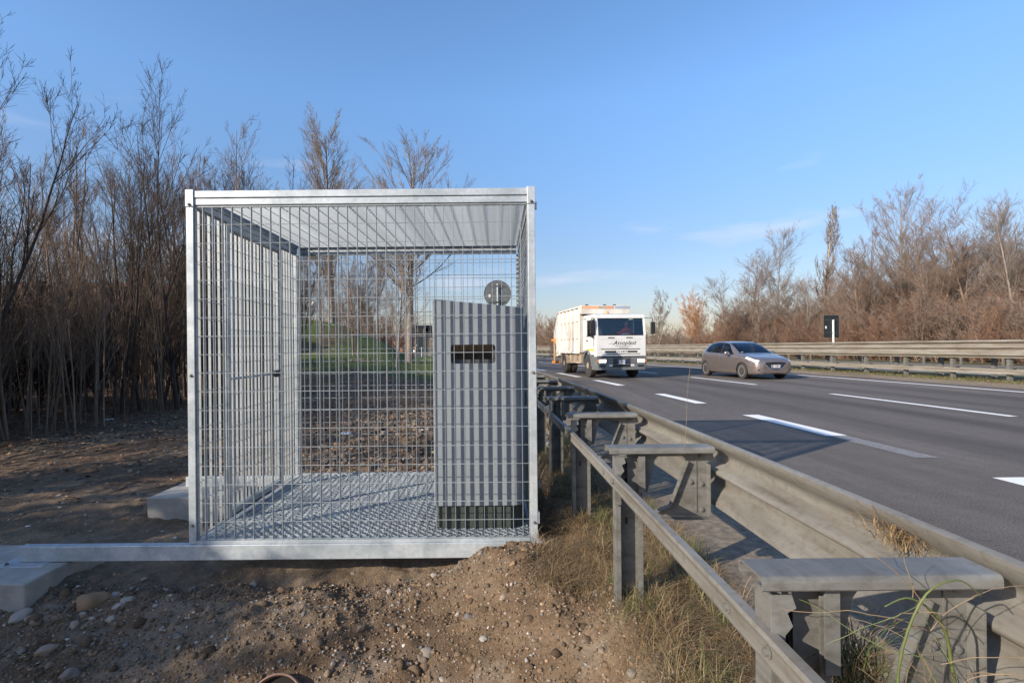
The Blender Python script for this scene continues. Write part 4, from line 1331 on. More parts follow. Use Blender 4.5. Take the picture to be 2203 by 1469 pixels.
# behind the cage
plant('poplar0', X_at(716, 46), 46, 0.96, 'tall upright bare poplar rising over the left half of the cage roof', rz=0.5, z=0.6).scale = (1.25, 1.25, 0.95)
plant('poplar1', X_at(880, 43), 43, 0.80, 'tall spreading bare poplar rising over the middle of the cage roof', rz=2.5, z=0.1, sz=0.82).scale = (1.35, 1.35, 0.85)
plant('poplar0', X_at(812, 60), 60, 0.92, 'slimmer bare poplar between the two tall ones over the cage roof', rz=3.5, z=0.4).scale = (0.7, 0.7, 0.92)
plant('broad0', X_at(852, 34), 34, 0.85, 'thick dark trunked bare tree seen through the mesh left of the cabinet', rz=1.2)
plant('broad2', X_at(690, 33), 33, 0.75, 'bare tree seen through the mesh in front of the hillock near the low wall', rz=2.2)
plant('broad1', X_at(765, 37), 37, 0.75, 'double stemmed bare tree seen through the middle of the mesh', rz=0.2)
GB = 'bare trees and bushes on the hillock behind the cage'
for px, yy, k, s in ((640, 52, 'broad1', .85), (668, 58, 'bush0', 1.2), (700, 66, 'broad0', .9), (732, 60, 'bush1', 1.2), (762, 66, 'broad2', .9), (795, 58, 'broad1', .75), (818, 64, 'bush0', 1.3), (838, 70, 'broad0', .8), (862, 66, 'bush1', 1.2), (884, 74, 'broad1', .7), (893, 80, 'broad2', .55), (640, 72, 'broad2', 1.0), (722, 76, 'broad1', 1.0), (782, 80, 'bush1', 1.6), (850, 88, 'bush0', 1.6), (608, 48, 'broad0', .8), (632, 38, 'thicket1', 1.1)):
    plant(k, X_at(px, yy), yy, s, 'bare tree or bush on the grassy hillock seen through the cage mesh', GB)
# far trees right of the cage, left of and behind the truck
GF = 'distant bare trees at the bend of the road'
for px, yy, k, s in ((1168, 120, 'bush0', 1.6), (1182, 112, 'bush1', 1.6), (1195, 105, 'bush0', 1.7), (1150, 130, 'broad1', .8), (1130, 140, 'bush0', 2.0), (1215, 100, 'bush1', 1.7), (1235, 98, 'bush0', 1.5), (1110, 150, 'broad1', .8), (1085, 165, 'bush1', 2.0), (1050, 180, 'bush0', 2), (1185, 118, 'broad2', .65), (1010, 210, 'broad1', 1.0), (980, 230, 'bush1', 2.4), (950, 250, 'bush0', 2.4), (1262, 100, 'bush0', 1.5), (1290, 95, 'bush1', 1.4)):
    plant(k, X_at(px, yy), yy, s, 'distant bare bush or tree at the bend of the road near the truck', GF)

# right wood beyond the opposite carriageway
def right(px, yy): return X_at(px, yy)
for px, yy, k, s, lab, sc in (
    (1768, 62, 'column', 1.0, 'tall narrow columnar bare poplar standing alone above the wood right of the car', (1.75, 1.75, 1.22)),
    (1668, 58, 'broad0', 1.0, 'pale bare tree with an open pointed crown left of the columnar poplar', (1.35, 1.35, 1.15)),
    (1622, 62, 'broad2', 1.0, 'wide leaning bare tree at the left end of the tall wood', (1.4, 1.4, 0.98)),
    (1940, 50, 'poplar1', 1.0, 'tall pale feathery poplar above the right part of the wood', (0.8, 0.8, 0.76)),
    (1855, 47, 'broad1', 1.0, 'dark forked bare tree left of the tall pale poplar', (1.2, 1.2, 1.08)),
    (2010, 44, 'broad1', 1.0, 'dark spreading bare tree right of the tall pale poplar', (1.3, 1.3, 1.10)),
    (2085, 42, 'broad2', 1.0, 'dense bare tree with a ragged tall crown near the right edge', (1.3, 1.3, 1.08)),
    (2150, 46, 'poplar0', 1.0, 'faint pale poplar behind the trees at the right edge', (0.6, 0.6, 0.62)),
    (2195, 40, 'broad0', 1.0, 'bare tree cut by the right edge of the picture', (1.2, 1.2, 1.0)),
    (1497, 78, 'orange', 1.0, 'low tree with bright orange twigs between the truck and the car', (1.45, 1.45, 1.45)),
    (1420, 72, 'birch', 1.0, 'pale multi-stemmed bare tree just right of the truck', (0.95, 0.95, 1.02))):
    t = plant(k, right(px, yy), yy, 1.0, lab, z=-0.1, rz=px * 0.7)
    t.scale = sc
GR = 'bare trees of the wood beyond the opposite carriageway'
for i in range(64):
    px = 1560 + 700 * (i + RG.uniform(-0.3, 0.3)) / 63
    yy = 56 - 14 * (px - 1560) / 640 + RG.uniform(0, 22)
    k = ('broad0', 'broad1', 'broad1', 'broad2')[RG.integers(0, 4)]
    s = RG.uniform(0.46, 0.80) + 0.24 * (px - 1560) / 640
    t = plant(k, right(px, yy), yy, s, 'bare tree in the brown wood ' + ('left of the columnar poplar' if px < 1745 else 'between the columnar poplar and the tall feathery poplar' if px < 1930 else 'right of the tall feathery poplar'), GR, z=-0.1)
    t.scale = (s*1.25, s*1.25, s)
GRB = 'reddish brown bare bushes along the foot of the wood'
for i in range(92):
    px = 1370 + 1150 * (i + RG.uniform(-0.5, 0.5)) / 91
    xr_ = 34 + RG.uniform(0, 8)
    u = (px - 1067) / F_PX
    # solve xr - off(y) = u*y on the outer part
    y = 20.0
    for _ in range(40):
        y = y + 0.5 * ((xr_ - off(y)) / u - y)
    if y > 110 or y < 12: y = min(max(y, 12), 110)
    s = RG.uniform(0.62, 1.2) * (0.72 if px < 1500 else 1.0)
    k = 'bush0' if RG.random() < 0.5 else 'bush1'
    plant(k, xr_ - off(y), y, s, 'reddish brown bare bush below the wood ' + ('between the truck and the car' if px < 1505 else 'behind the car' if px < 1700 else 'close behind the black sign' if px < 1760 else 'between the black sign and the tall feathery poplar' if px < 1940 else 'near the right edge of the picture'), GRB, 'bare_shrub', 'shrub', z=-0.1)
for i in range(26):     # off to the right so that the wood does not end at the frame
    y = RG.uniform(4, 24); xr_ = 34 + RG.uniform(0, 14)
    plant(('bush0', 'broad1', 'bush1', 'broad0')[i % 4], xr_, y, RG.uniform(0.8, 1.0), 'bare tree or bush of the wood outside the right edge', 'wood outside the right edge', z=-0.1)

# ------------------------------------------------------------------ vehicles: shared things
GLASS = mat_glass('vehicle_glass', trans=0.92)
def text_mesh(name, s, size, mat, parent, loc, shear=0.0, sx=1.0, face='-y', extr=0.0015, sp=1.0, bold=0.0):
    cu = bpy.data.curves.new(name, 'FONT')
    cu.body = s; cu.size = size; cu.shear = shear; cu.extrude = extr; cu.align_x = 'CENTER'; cu.align_y = 'CENTER'; cu.space_character = sp
    cu.resolution_u = 3; cu.offset = bold
    tmp = bpy.data.objects.new('tmp', cu); C.objects.link(tmp)
    dg = bpy.context.evaluated_depsgraph_get()
    me = bpy.data.meshes.new_from_object(tmp.evaluated_get(dg))
    bpy.data.objects.remove(tmp)
    me.materials.clear()
    o = link(name, me, mat, parent, loc)
    o.rotation_euler = (R(90), 0, 0); o.scale = (sx, 1, 1)
    return o
WHITEPAINT = simple('white_truck_paint', (0.68, 0.68, 0.66), (0.60, 0.59, 0.56), 2, 0.3)
DIRTYWHITE = simple('dirty_white_truck_body', (0.70, 0.68, 0.63), (0.48, 0.43, 0.36), 1.6, 0.5, stretch=(1, 1, 0.5))
TRKGREY = simple('grey_bumper_plastic', (0.15, 0.16, 0.165), (0.10, 0.105, 0.11), 4, 0.5)
MUD = simple('dusty_frame_steel', (0.42, 0.33, 0.24), (0.24, 0.18, 0.12), 5, 0.8)
PLATEW = simple('plate_white', (0.80, 0.80, 0.76), None, 5, 0.4)
PLATEB = simple('plate_blue', (0.03, 0.10, 0.50), None, 5, 0.4)
INK = simple('black_ink', (0.03, 0.03, 0.035), None, 5, 0.5)
CHROME = simple('chrome', (0.75, 0.75, 0.75), (0.7, 0.7, 0.7), 5, 0.15, metal=1.0)
LAMPW = mat_lamp('lit_headlamp', (1.0, 0.93, 0.75), 2.0)
LAMPC = mat_lamp('car_headlamp', (1.0, 0.98, 0.95), 0.25)
AMBER = simple('amber_lens', (0.65, 0.22, 0.05), None, 5, 0.25)
ORANGE = simple('orange_paint', (0.80, 0.33, 0.06), (0.6, 0.24, 0.06), 4, 0.5)
REDCLOTH = simple('red_jacket', (0.90, 0.09, 0.05), (0.8, 0.06, 0.04), 12, 0.8)
SKIN = simple('skin', (0.55, 0.33, 0.24), None, 6, 0.5)
HAIR = simple('dark_hair', (0.03, 0.022, 0.018), None, 30, 0.7)

def wheel(parent, x, y, r, w, side, rimmat, hub=0.55, spokes=0, dual=False, label=None):
    """axle along x; side = -1 outer face towards -x"""
    t = empty('wheel', (x, y, r), parent=parent)
    s = side
    ty = MB()
    prof = [(-w*0.5, r*0.62), (-w*0.5, r*0.90), (-w*0.40, r*0.985), (-w*0.2, r), (w*0.2, r), (w*0.40, r*0.985), (w*0.5, r*0.90), (w*0.5, r*0.62)]
    ty.lathe(prof, 'x', k=32)
    ty.build('tyre', RUBBER, t, smooth=True).modifiers.new('e', 'EDGE_SPLIT').split_angle = R(45)
    rm = MB()
    o = s * w * 0.5
    if spokes:
        rm.lathe([(o*0.9, r*0.615), (o*1.02, r*0.63), (o*1.0, r*0.58), (o*0.5, r*0.56)], 'x', k=32)
        rm.lathe([(o*0.80, r*0.14), (o*0.98, r*0.13), (o*1.0, r*0.0001)], 'x', k=16)
        for j in range(spokes):
            a = 2 * math.pi * j / spokes
            for da in (-0.14, 0.14):
                c, sn = math.cos(a + da), math.sin(a + da); c0, s0 = math.cos(a), math.sin(a)
                px_, pz_ = -sn, c
                vs = []
                for (rr_, hw) in ((r*0.10, r*0.035), (r*0.60, r*0.045)):
                    for e in (-1, 1):
                        for xx in (o*0.78, o*0.97):
                            bx = (c0 if rr_ < r*0.2 else c) * rr_; bz = (s0 if rr_ < r*0.2 else sn) * rr_
                            vs.append((xx, bx + e*hw*px_, bz + e*hw*pz_))
                rm.add(vs, [(0,1,3,2), (4,6,7,5), (0,4,5,1), (2,3,7,6), (1,5,7,3), (0,2,6,4)])
        rm.build('rim', rimmat, t)
        mb = MB(); mb.lathe([(o*0.55, r*0.56), (o*0.56, 0.001)], 'x', k=24); mb.build('brake_disc', BLACK, t)
    else:
        rm.lathe([(o*0.98, r*0.62), (o*1.0, r*0.58), (o*0.55, r*0.50), (o*0.50, r*0.34), (o*0.95, r*0.30), (o*1.05, r*0.22), (o*1.15, r*0.20), (o*1.18, 0.0001)], 'x', k=28)
        for j in range(10):
            a = 2*math.pi*j/10
            rm.lathe([(o*0.5, 0.016), (o*0.85, 0.014), (o*0.86, 0.0001)], 'x', c=(0, math.cos(a)*r*0.42, math.sin(a)*r*0.42), k=6)
        rm.build('rim', rimmat, t)
        mb = MB(); mb.lathe([(-o*0.5, r*0.60), (-o*0.51, 0.001)], 'x', k=24); mb.build('hub', MUD, t)
    return t

def plate(parent, x, y, z, s, w=0.52, h=0.11):
    p = MB(); p.box(x - w/2, x + w/2, y - 0.008, y, z - h/2, z + h/2)
    po = p.build('number_plate', PLATEW, parent)
    for sx_ in (-1, 1):
        b = MB(); b.box(x + sx_*(w/2 - 0.022) - 0.021, x + sx_*(w/2 - 0.022) + 0.021, y - 0.0095, y - 0.0082, z - h/2 + 0.002, z + h/2 - 0.002)
        b.build('plate_band', PLATEB, po)
    text_mesh('plate_lettering', s, h*0.98, INK, po, (x, y - 0.0105, z), sx=0.82)
    return po

# human figure: one skinned surface, seated
def person(name, loc, label, jacket, arms_up=True, s=1.0, rz=0.0):
    t = empty(name, loc, rz=rz, label=label, cat='person')
    me = bpy.data.meshes.new('body')
    V = [(0,0,0.10),(0,0.02,0.30),(0,0.02,0.50),(0,0.0,0.60),(0,-0.02,0.70),           # pelvis, belly, chest, neck, head
         (-0.19,0.0,0.50),(-0.25,-0.14,0.28),(-0.16,-0.38,0.32),(-0.13,-0.46,0.34),
         (0.19,0.0,0.50),(0.25,-0.14,0.28),(0.16,-0.38,0.32),(0.13,-0.46,0.34),
         (-0.10,-0.06,0.08),(-0.13,-0.44,0.12),(-0.13,-0.52,-0.28),(0.10,-0.06,0.08),(0.13,-0.44,0.12),(0.13,-0.52,-0.28)]
    E = [(0,1),(1,2),(2,3),(3,4),(2,5),(5,6),(6,7),(7,8),(2,9),(9,10),(10,11),(11,12),(0,13),(13,14),(14,15),(0,16),(16,17),(17,18)]
    me.from_pydata([tuple(c*s for c in v) for v in V], E, [])
    o = link('body', me, jacket, t)
    rad = [0.15,0.15,0.17,0.065,0.05,0.075,0.058,0.045,0.03,0.075,0.058,0.045,0.03,0.10,0.075,0.05,0.10,0.075,0.05]
    m = o.modifiers.new('skin', 'SKIN')
    sv = me.skin_vertices[0].data
    for i, r_ in enumerate(rad): sv[i].radius = (r_*s, r_*s*0.85); 
    sv[0].use_root = True
    o.modifiers.new('sub', 'SUBSURF').levels = 2
    mb = MB()
    k = 16
    prof = [(-0.125, 0.012), (-0.115, 0.045), (-0.08, 0.066), (-0.02, 0.078), (0.04, 0.082), (0.085, 0.070), (0.115, 0.038), (0.122, 0.0001)]
    mb.lathe([(a*s, b*s) for a, b in prof], 'z', c=(0, -0.03*s, 0.80*s), k=k)
    mb.v = [(x, (y + 0.03*s)*1.15 - 0.03*s - (0.012*s if abs(x) < 0.018*s and y < -0.06*s and 0.76*s < z < 0.81*s else 0), z) for x, y, z in mb.v]
    mb.lathe([(-0.02*s, 0.012*s), (0.0, 0.026*s), (0.02*s, 0.012*s)], 'z', c=(-0.085*s, -0.02*s, 0.80*s), k=8)
    mb.lathe([(-0.02*s, 0.012*s), (0.0, 0.026*s), (0.02*s, 0.012*s)], 'z', c=(0.085*s, -0.02*s, 0.80*s), k=8)
    mb.build('head', SKIN, t, smooth=True)
    mb = MB()
    mb.lathe([(0.02*s, 0.090*s), (0.06*s, 0.090*s), (0.10*s, 0.072*s), (0.132*s, 0.03*s), (0.136*s, 0.0001)], 'z', c=(0, -0.018*s, 0.80*s), k=k)
    mb.build('hair', HAIR, t, smooth=True)
    for sx_ in (-1, 1):
        hb = MB()
        hb.tube([(sx_*0.13*s, -0.45*s, 0.34*s), (sx_*0.125*s, -0.50*s, 0.345*s), (sx_*0.12*s, -0.54*s, 0.345*s)], [0.026*s, 0.036*s, 0.030*s], 8)
        for f in range(4):
            fx = sx_*0.12*s + (f - 1.5)*0.017*s
            hb.tube([(fx, -0.535*s, 0.35*s), (fx, -0.575*s, 0.352*s), (fx, -0.585*s, 0.325*s), (fx, -0.565*s, 0.305*s)], [0.009*s, 0.0085*s, 0.008*s, 0.006*s], 6)
        hb.tube([(sx_*0.10*s, -0.50*s, 0.34*s), (sx_*0.085*s, -0.535*s, 0.335*s), (sx_*0.088*s, -0.56*s, 0.325*s)], [0.011*s, 0.010*s, 0.007*s], 6)
        hb.build('hand', SKIN, t, smooth=True)
    return t

# ------------------------------------------------------------------ truck
TROT = R(6.5)
TX, TY = 4.87, 22.18
truck = empty('garbage_truck', (TX, TY, 0.0), rz=TROT, label='white refuse truck with a beige dusty body driving towards the camera', cat='truck')
def tb(mb, name, mat, parent=None, smooth=False, bevel=0.0):
    return mb.build(name, mat, parent or truck, smooth=smooth, bevel=bevel)
hw = 1.045
# cab shell: side profile extruded, with window apertures left open on the front
yF, yB = -1.22, 0.62
# lower front panel
zg0, zg1, zw1, zr = 0.90, 1.72, 2.42, 2.60
def yf(z):   # front surface of the cab at a height
    return yF + (0.0 if z < 1.72 else (z - 1.72) * 0.16)
c = MB(); c.prism([(yf(zg0), zg0), (yf(1.72), 1.72), (yf(1.72) + 0.07, 1.72), (yf(zg0) + 0.07, zg0)], 'x', -hw + 0.03, hw - 0.03)
front = tb(c, 'front_panel', WHITEPAINT, bevel=0.012)
# corner deflectors
for s_ in (-1, 1):
    c = MB()
    poly = [(s_*(hw - 0.028), yF + 0.005), (s_*(hw + 0.005), yF + 0.05), (s_*(hw + 0.012), yF + 0.22), (s_*(hw - 0.04), yF + 0.22)]
    c.prism(poly, 'z', zg0 - 0.02, 1.74)
    tb(c, 'corner_panel', WHITEPAINT, bevel=0.008)
# roof
c = MB()
c.prism([(yf(zw1), zw1 + 0.002), (yf(zw1) + 0.03, zr - 0.04), (yf(zw1) + 0.22, zr), (yB, zr + 0.01), (yB, zr - 0.12), (yf(zw1) + 0.1, zw1 + 0.002)], 'x', -hw + 0.03, hw - 0.03)
tb(c, 'roof', WHITEPAINT, bevel=0.03)
# pillars
for s_ in (-1, 1):
    c = MB()
    x0, x1 = sorted((s_*(hw - 0.105), s_*(hw - 0.015)))
    c.prism([(yf(1.72), 1.722), (yf(zw1), zw1), (yf(zw1) + 0.08, zw1), (yf(1.72) + 0.08, 1.722)], 'x', x0, x1)
    tb(c, 'windscreen_pillar', WHITEPAINT, bevel=0.01)
    # door: lower skin, window frame
    x0, x1 = sorted((s_*(hw - 0.035), s_*(hw)))
    c = MB()
    c.prism([(yF + 0.235, 0.95), (yF + 0.235, 1.62), (-0.30, 1.70), (0.05, 1.70), (0.12, 1.70), (0.12, 1.25), (-0.10, 0.98), (-0.55, 0.95)], 'x', x0, x1)
    d_ = tb(c, 'door', WHITEPAINT, bevel=0.008)
    c = MB(); c.prism([(0.13, 1.10), (0.13, 2.44), (yB, 2.44), (yB, 1.10)], 'x', x0, x1)
    c.prism([(yF + 0.42, 2.36), (yF + 0.42, 2.46), (0.125, 2.46), (0.125, 2.38)], 'x', x0, x1)
    tb(c, 'cab_side', WHITEPAINT, bevel=0.008)
    c = MB(); xg = s_*(hw - 0.02)
    c.prism([(yF + 0.24, 1.63), (yF + 0.37, 2.38), (0.12, 2.38), (0.12, 1.705), (-0.30, 1.705)], 'x', xg - 0.003, xg + 0.003)
    tb(c, 'side_window', GLASS)
    c = MB(); xo = s_*(hw + 0.002)
    c.prism([(yF + 0.235, 1.30), (yF + 0.235, 2.40), (yF + 0.275, 2.40), (yF + 0.30, 1.30)], 'x', min(xo, xo + s_*0.004), max(xo, xo + s_*0.004))
    c.box(min(xo, xo + s_*0.03), max(xo, xo + s_*0.03), -0.12, 0.05, 1.52, 1.56)
    c.build('handle', BLACK, d_)
    # black edge seal of the window
    c = MB(); c.box(min(xo, xo+s_*0.003), max(xo, xo+s_*0.003), yF + 0.30, 0.12, 1.700, 1.735); c.build('window_seal', BLACK, d_)
# yellow reflective strip on the right hand door
c = MB(); c.box(-hw - 0.006, -hw - 0.002, -0.95, -0.08, 1.12, 1.19)
tb(c, 'reflective_strip', simple('yellow_strip', (0.85, 0.58, 0.02), None, 6, 0.5))
# cab back wall, floor, dashboard, seats
c = MB(); c.box(-hw + 0.04, hw - 0.04, yB - 0.03, yB, 0.95, 2.52); c.box(-hw + 0.04, hw - 0.04, yF + 0.10, yB - 0.04, 0.90, 0.94)
tb(c, 'cab_interior', simple('dark_interior', (0.05, 0.052, 0.06), None, 6, 0.8))
c = MB(); c.prism([(yF + 0.10, 1.50), (yF + 0.10, 1.68), (yF + 0.45, 1.66), (yF + 0.55, 1.45)], 'x', -hw + 0.06, hw - 0.06)
tb(c, 'dashboard', BLACK, bevel=0.02)
for x in (-0.55, 0.55):
    c = MB(); c.box(x - 0.24, x + 0.24, -0.25, 0.22, 1.20, 1.36); c.prism([(0.18, 1.362), (0.30, 2.02), (0.42, 2.02), (0.34, 1.362)], 'x', x - 0.23, x + 0.23)
    c.prism([(0.28, 2.025), (0.30, 2.20), (0.38, 2.20), (0.38, 2.025)], 'x', x - 0.13, x + 0.13)
    tb(c, 'seat', simple('seat_fabric', (0.05, 0.055, 0.07), None, 20, 0.9), bevel=0.02)
c = MB(); 
for j in range(20):
    a0, a1 = 2*math.pi*j/20, 2*math.pi*(j+1)/20
    c.tube([(0.55 + 0.22*math.cos(a0), -0.60 + 0.10*math.sin(a0), 1.74 + 0.19*math.sin(a0)), (0.55 + 0.22*math.cos(a1), -0.60 + 0.10*math.sin(a1), 1.74 + 0.19*math.sin(a1))], 0.014, 6, False)
c.tube([(0.55, -0.62, 1.72), (0.55, -0.80, 1.60)], 0.03, 8)
tb(c, 'steering_wheel', BLACK)
c = MB(); c.prism([(yf(1.75) + 0.030, 1.735), (yf(zw1) + 0.030, zw1 - 0.01), (yf(zw1) + 0.036, zw1 - 0.01), (yf(1.75) + 0.036, 1.735)], 'x', -hw + 0.11, hw - 0.11)
tb(c, 'windscreen', GLASS)
c = MB()
for (x0, x1) in ((-0.75, -0.05), (0.1, 0.8)):
    c.tube([(x0, yf(1.76) + 0.012, 1.755), (x1, yf(1.80) + 0.014, 1.79)], 0.010, 6)
c.box(-hw + 0.11, hw - 0.11, yf(1.74) + 0.02, yf(1.74) + 0.032, 1.722, 1.745)
c.box(-hw + 0.11, hw - 0.11, yf(2.40) + 0.005, yf(2.40) + 0.03, zw1 - 0.022, zw1 - 0.002)
tb(c, 'wiper', BLACK)
c = MB(); c.box(0.05, 0.42, yf(1.72) + 0.12, yf(1.72) + 0.30, 1.684, 1.690)
c.v = [(x, y, z + (y - yf(1.72) - 0.12)*0.75) for x, y, z in c.v]
tag(tb(c, 'paper_sheet', simple('white_paper', (0.8, 0.8, 0.78), None, 4, 0.8)), None)
c = MB(); c.box(-0.12, 0.06, yf(1.72) + 0.10, yf(1.72) + 0.32, 1.69, 1.87); tb(c, 'red_cloth', REDCLOTH, bevel=0.02)
# grille, slots and lettering on the front panel
def slot(x0, x1, z0, z1, name='grille_slot', m=BLACK, d=0.003):
    c = MB(); c.box(x0, x1, yF - d, yF - 0.0005, z0, z1); return c.build(name, m, front)
slot(-0.55, -0.28, 1.615, 1.655, 'air_slot'); slot(0.20, 0.47, 1.615, 1.655, 'air_slot')
slot(-0.84, 0.78, 1.165, 1.195); slot(-0.68, 0.66, 1.045, 1.115); slot(-0.60, 0.78, 0.975, 1.003)
slot(-0.86, 0.86, 1.5605, 1.566, 'panel_seam', simple('seam_grey', (0.35, 0.35, 0.36), None, 5, 0.5))
slot(-0.90, 0.90, 1.213, 1.217, 'panel_seam', simple('seam_grey', (0.35, 0.35, 0.36), None, 5, 0.5))
slot(-0.66, -0.40, 1.235, 1.545, 'pale_emblem', simple('pale_pink_print', (0.68, 0.63, 0.62), (0.67, 0.66, 0.65), 12, 0.4), 0.002)
text_mesh('lettering', 'Assoplast', 0.235, INK, front, (0.12, yF - 0.004, 1.43), shear=0.5, sx=0.92, sp=1.10, bold=0.002)
c = MB()
for i in range(8):
    a = i/8; b2 = (i+1)/8
    f = lambda t: (-0.52 + 0.26*t, yF - 0.003, 1.375 + 0.028*math.sin(t*5.0) + 0.03*t)
    c.tube([f(a), f(b2)], 0.006, 5)
c.build('swash', INK, front)
text_mesh('small_lettering', 'servizi ecologici ambientali s.r.l.', 0.062, simple('grey_ink', (0.30, 0.30, 0.32), None, 5, 0.5), front, (0.10, yF - 0.004, 1.30), sx=0.92)
text_mesh('small_lettering', 'EuroCargo', 0.068, simple('grey_ink', (0.20, 0.20, 0.22), None, 5, 0.5), front, (0.10, yF - 0.004, 1.235), sx=1.25)
text_mesh('badge', 'IVECO', 0.12, simple('silver_badge', (0.85, 0.85, 0.85), None, 5, 0.3), front, (0.02, yF - 0.006, 1.08), sx=1.35, bold=0.003)
# bumper
c = MB()
c.prism([(-1.0, 0.34), (-1.02, 0.50), (-1.04, 0.86), (1.04, 0.86), (1.02, 0.50), (1.0, 0.34)], 'y', yF - 0.02, yF + 0.42)
bmpr = tb(c, 'bumper', TRKGREY, bevel=0.03)
c = MB(); c.box(-0.92, 0.92, yF + 0.03, yF + 0.2, 0.868, 0.892); tb(c, 'bumper_gap', BLACK)
for s_ in (-1, 1):
    c = MB(); c.box(s_*0.80 - 0.20, s_*0.80 + 0.20, yF - 0.024, yF - 0.0205, 0.63, 0.79); c.build('lamp_recess', BLACK, bmpr)
    c = MB(); c.box(s_*0.79 - 0.15, s_*0.79 + 0.15, yF - 0.040, yF - 0.0245, 0.645, 0.775); tb(c, 'headlight', LAMPW, bevel=0.008)
    c = MB(); c.box(s_*0.985 - 0.035, s_*0.985 + 0.035, yF - 0.036, yF - 0.0245, 0.655, 0.77); tb(c, 'indicator', AMBER, bevel=0.006)
    c = MB(); c.box(s_*0.45 - 0.07, s_*0.45 + 0.07, yF - 0.034, yF - 0.0205, 0.50, 0.57); tb(c, 'fog_light', simple('fog_lens', (0.75, 0.75, 0.72), None, 8, 0.2), bevel=0.004)
    c = MB(); c.box(s_*0.80 - 0.13, s_*0.80 + 0.13, yF - 0.024, yF - 0.0205, 0.47, 0.55); c.build('vent', BLACK, bmpr)
c = MB(); c.box(-0.36, 0.36, yF - 0.024, yF - 0.0205, 0.46, 0.83)
c.build('centre_opening', BLACK, bmpr)
for z in (0.585, 0.70, 0.80):
    c = MB(); c.box(-0.37, 0.37, yF - 0.034, yF - 0.0245, z - 0.016, z + 0.010); c.build('cross_slat', TRKGREY, bmpr)
plate(truck, 0.0, yF - 0.036, 0.665, 'DN 902FT', 0.34, 0.16)
# wheel arches and steps
for s_ in (-1, 1):
    c = MB()
    arc = [(0.60*math.cos(R(a)), 0.50 + 0.56*math.sin(R(a))) for a in range(0, 181, 15)]
    arc2 = [(0.68*math.cos(R(a)), 0.50 + 0.66*math.sin(R(a))) for a in range(180, -1, -15)]
    c.prism(arc + arc2, 'x', *sorted((s_*(hw - 0.34), s_*(hw + 0.02))))
    c.box(*sorted((s_*(hw - 0.30), s_*(hw + 0.0))), -1.19, -0.62, 0.35, 0.90)
    tb(c, 'front_mudguard', TRKGREY, bevel=0.01)
# mirrors
def mirror(x, y, z, s_):
    c = MB(); c.box(x - 0.09, x + 0.10, y - 0.05, y + 0.03, z - 0.24, z + 0.24)
    m_ = tb(c, 'mirror', BLACK, bevel=0.03)
    c = MB(); c.tube([(s_*(hw - 0.03), yF + 0.28, 2.42), (s_*(hw + 0.12), yF + 0.10, 2.43), (x, y, 2.42), (x, y, z + 0.2)], 0.014, 6)
    c.tube([(x, y, z - 0.22), (x, y, z - 0.36), (s_*(hw + 0.02), yF + 0.26, z - 0.40)], 0.014, 6)
    c.build('mirror_arm', BLACK, m_)
mirror(-hw - 0.16, yF + 0.02, 2.02, -1); mirror(hw + 0.27, yF + 0.02, 2.02, 1)
c = MB(); c.box(-hw - 0.20, -hw - 0.02, yF + 0.02, yF + 0.10, 2.14, 2.36); tb(c, 'wide_angle_mirror', BLACK, bevel=0.03)
c = MB(); c.lathe([(-0.09, 0.055), (-0.085, 0.07), (0.0, 0.06), (0.05, 0.035), (0.06, 0.0001)], 'z', c=(-0.12, 0.1, 2.71), k=14)
tb(c, 'beacon', simple('orange_beacon', (0.85, 0.25, 0.04), None, 5, 0.25), smooth=True)
# chassis
c = MB()
for x in (-0.42, 0.42): c.box(x - 0.04, x + 0.04, -1.0, 5.6, 0.72, 0.95)
c.box(-0.95, 0.95, -0.06, 0.06, 0.45, 0.56); c.box(-0.9, 0.9, 3.92, 4.08, 0.42, 0.60)
tb(c, 'chassis', MUD)
# refuse body
by0, by1 = 0.98, 4.75
bw = 1.12
c = MB()
c.prism([(by0, 1.02), (by0, 3.00), (by1, 3.02), (by1, 1.02)], 'x', -bw + 0.04, bw - 0.04)
body = tb(c, 'refuse_body', DIRTYWHITE, bevel=0.03)
for s_ in (-1, 1):
    for i, yy in enumerate(np.linspace(by0 + 0.05, by1 - 0.10, 6)):
        c = MB(); c.prism([(s_*(bw - 0.042), yy - 0.06), (s_*(bw + 0.015), yy - 0.035), (s_*(bw + 0.015), yy + 0.035), (s_*(bw - 0.042), yy + 0.06)], 'z', 1.03, 2.99); c.build('side_rib', DIRTYWHITE, body)
    for zz in (1.66, 2.42):
        for i in range(5):
            ys2 = np.linspace(by0 + 0.05, by1 - 0.10, 6)
            c = MB(); c.box(*sorted((s_*(bw - 0.039), s_*(bw - 0.02))), ys2[i] + 0.08, ys2[i+1] - 0.08, zz - 0.03, zz + 0.0)
            c.build('side_ledge', MUD, body)
    c = MB(); c.box(*sorted((s_*(bw - 0.04), s_*(bw + 0.03))), by0, by1, 2.995, 3.06); c.box(*sorted((s_*(bw - 0.04), s_*(bw + 0.02))), by0, by1, 0.98, 1.06)
    c.build('edge_rail', DIRTYWHITE, body)
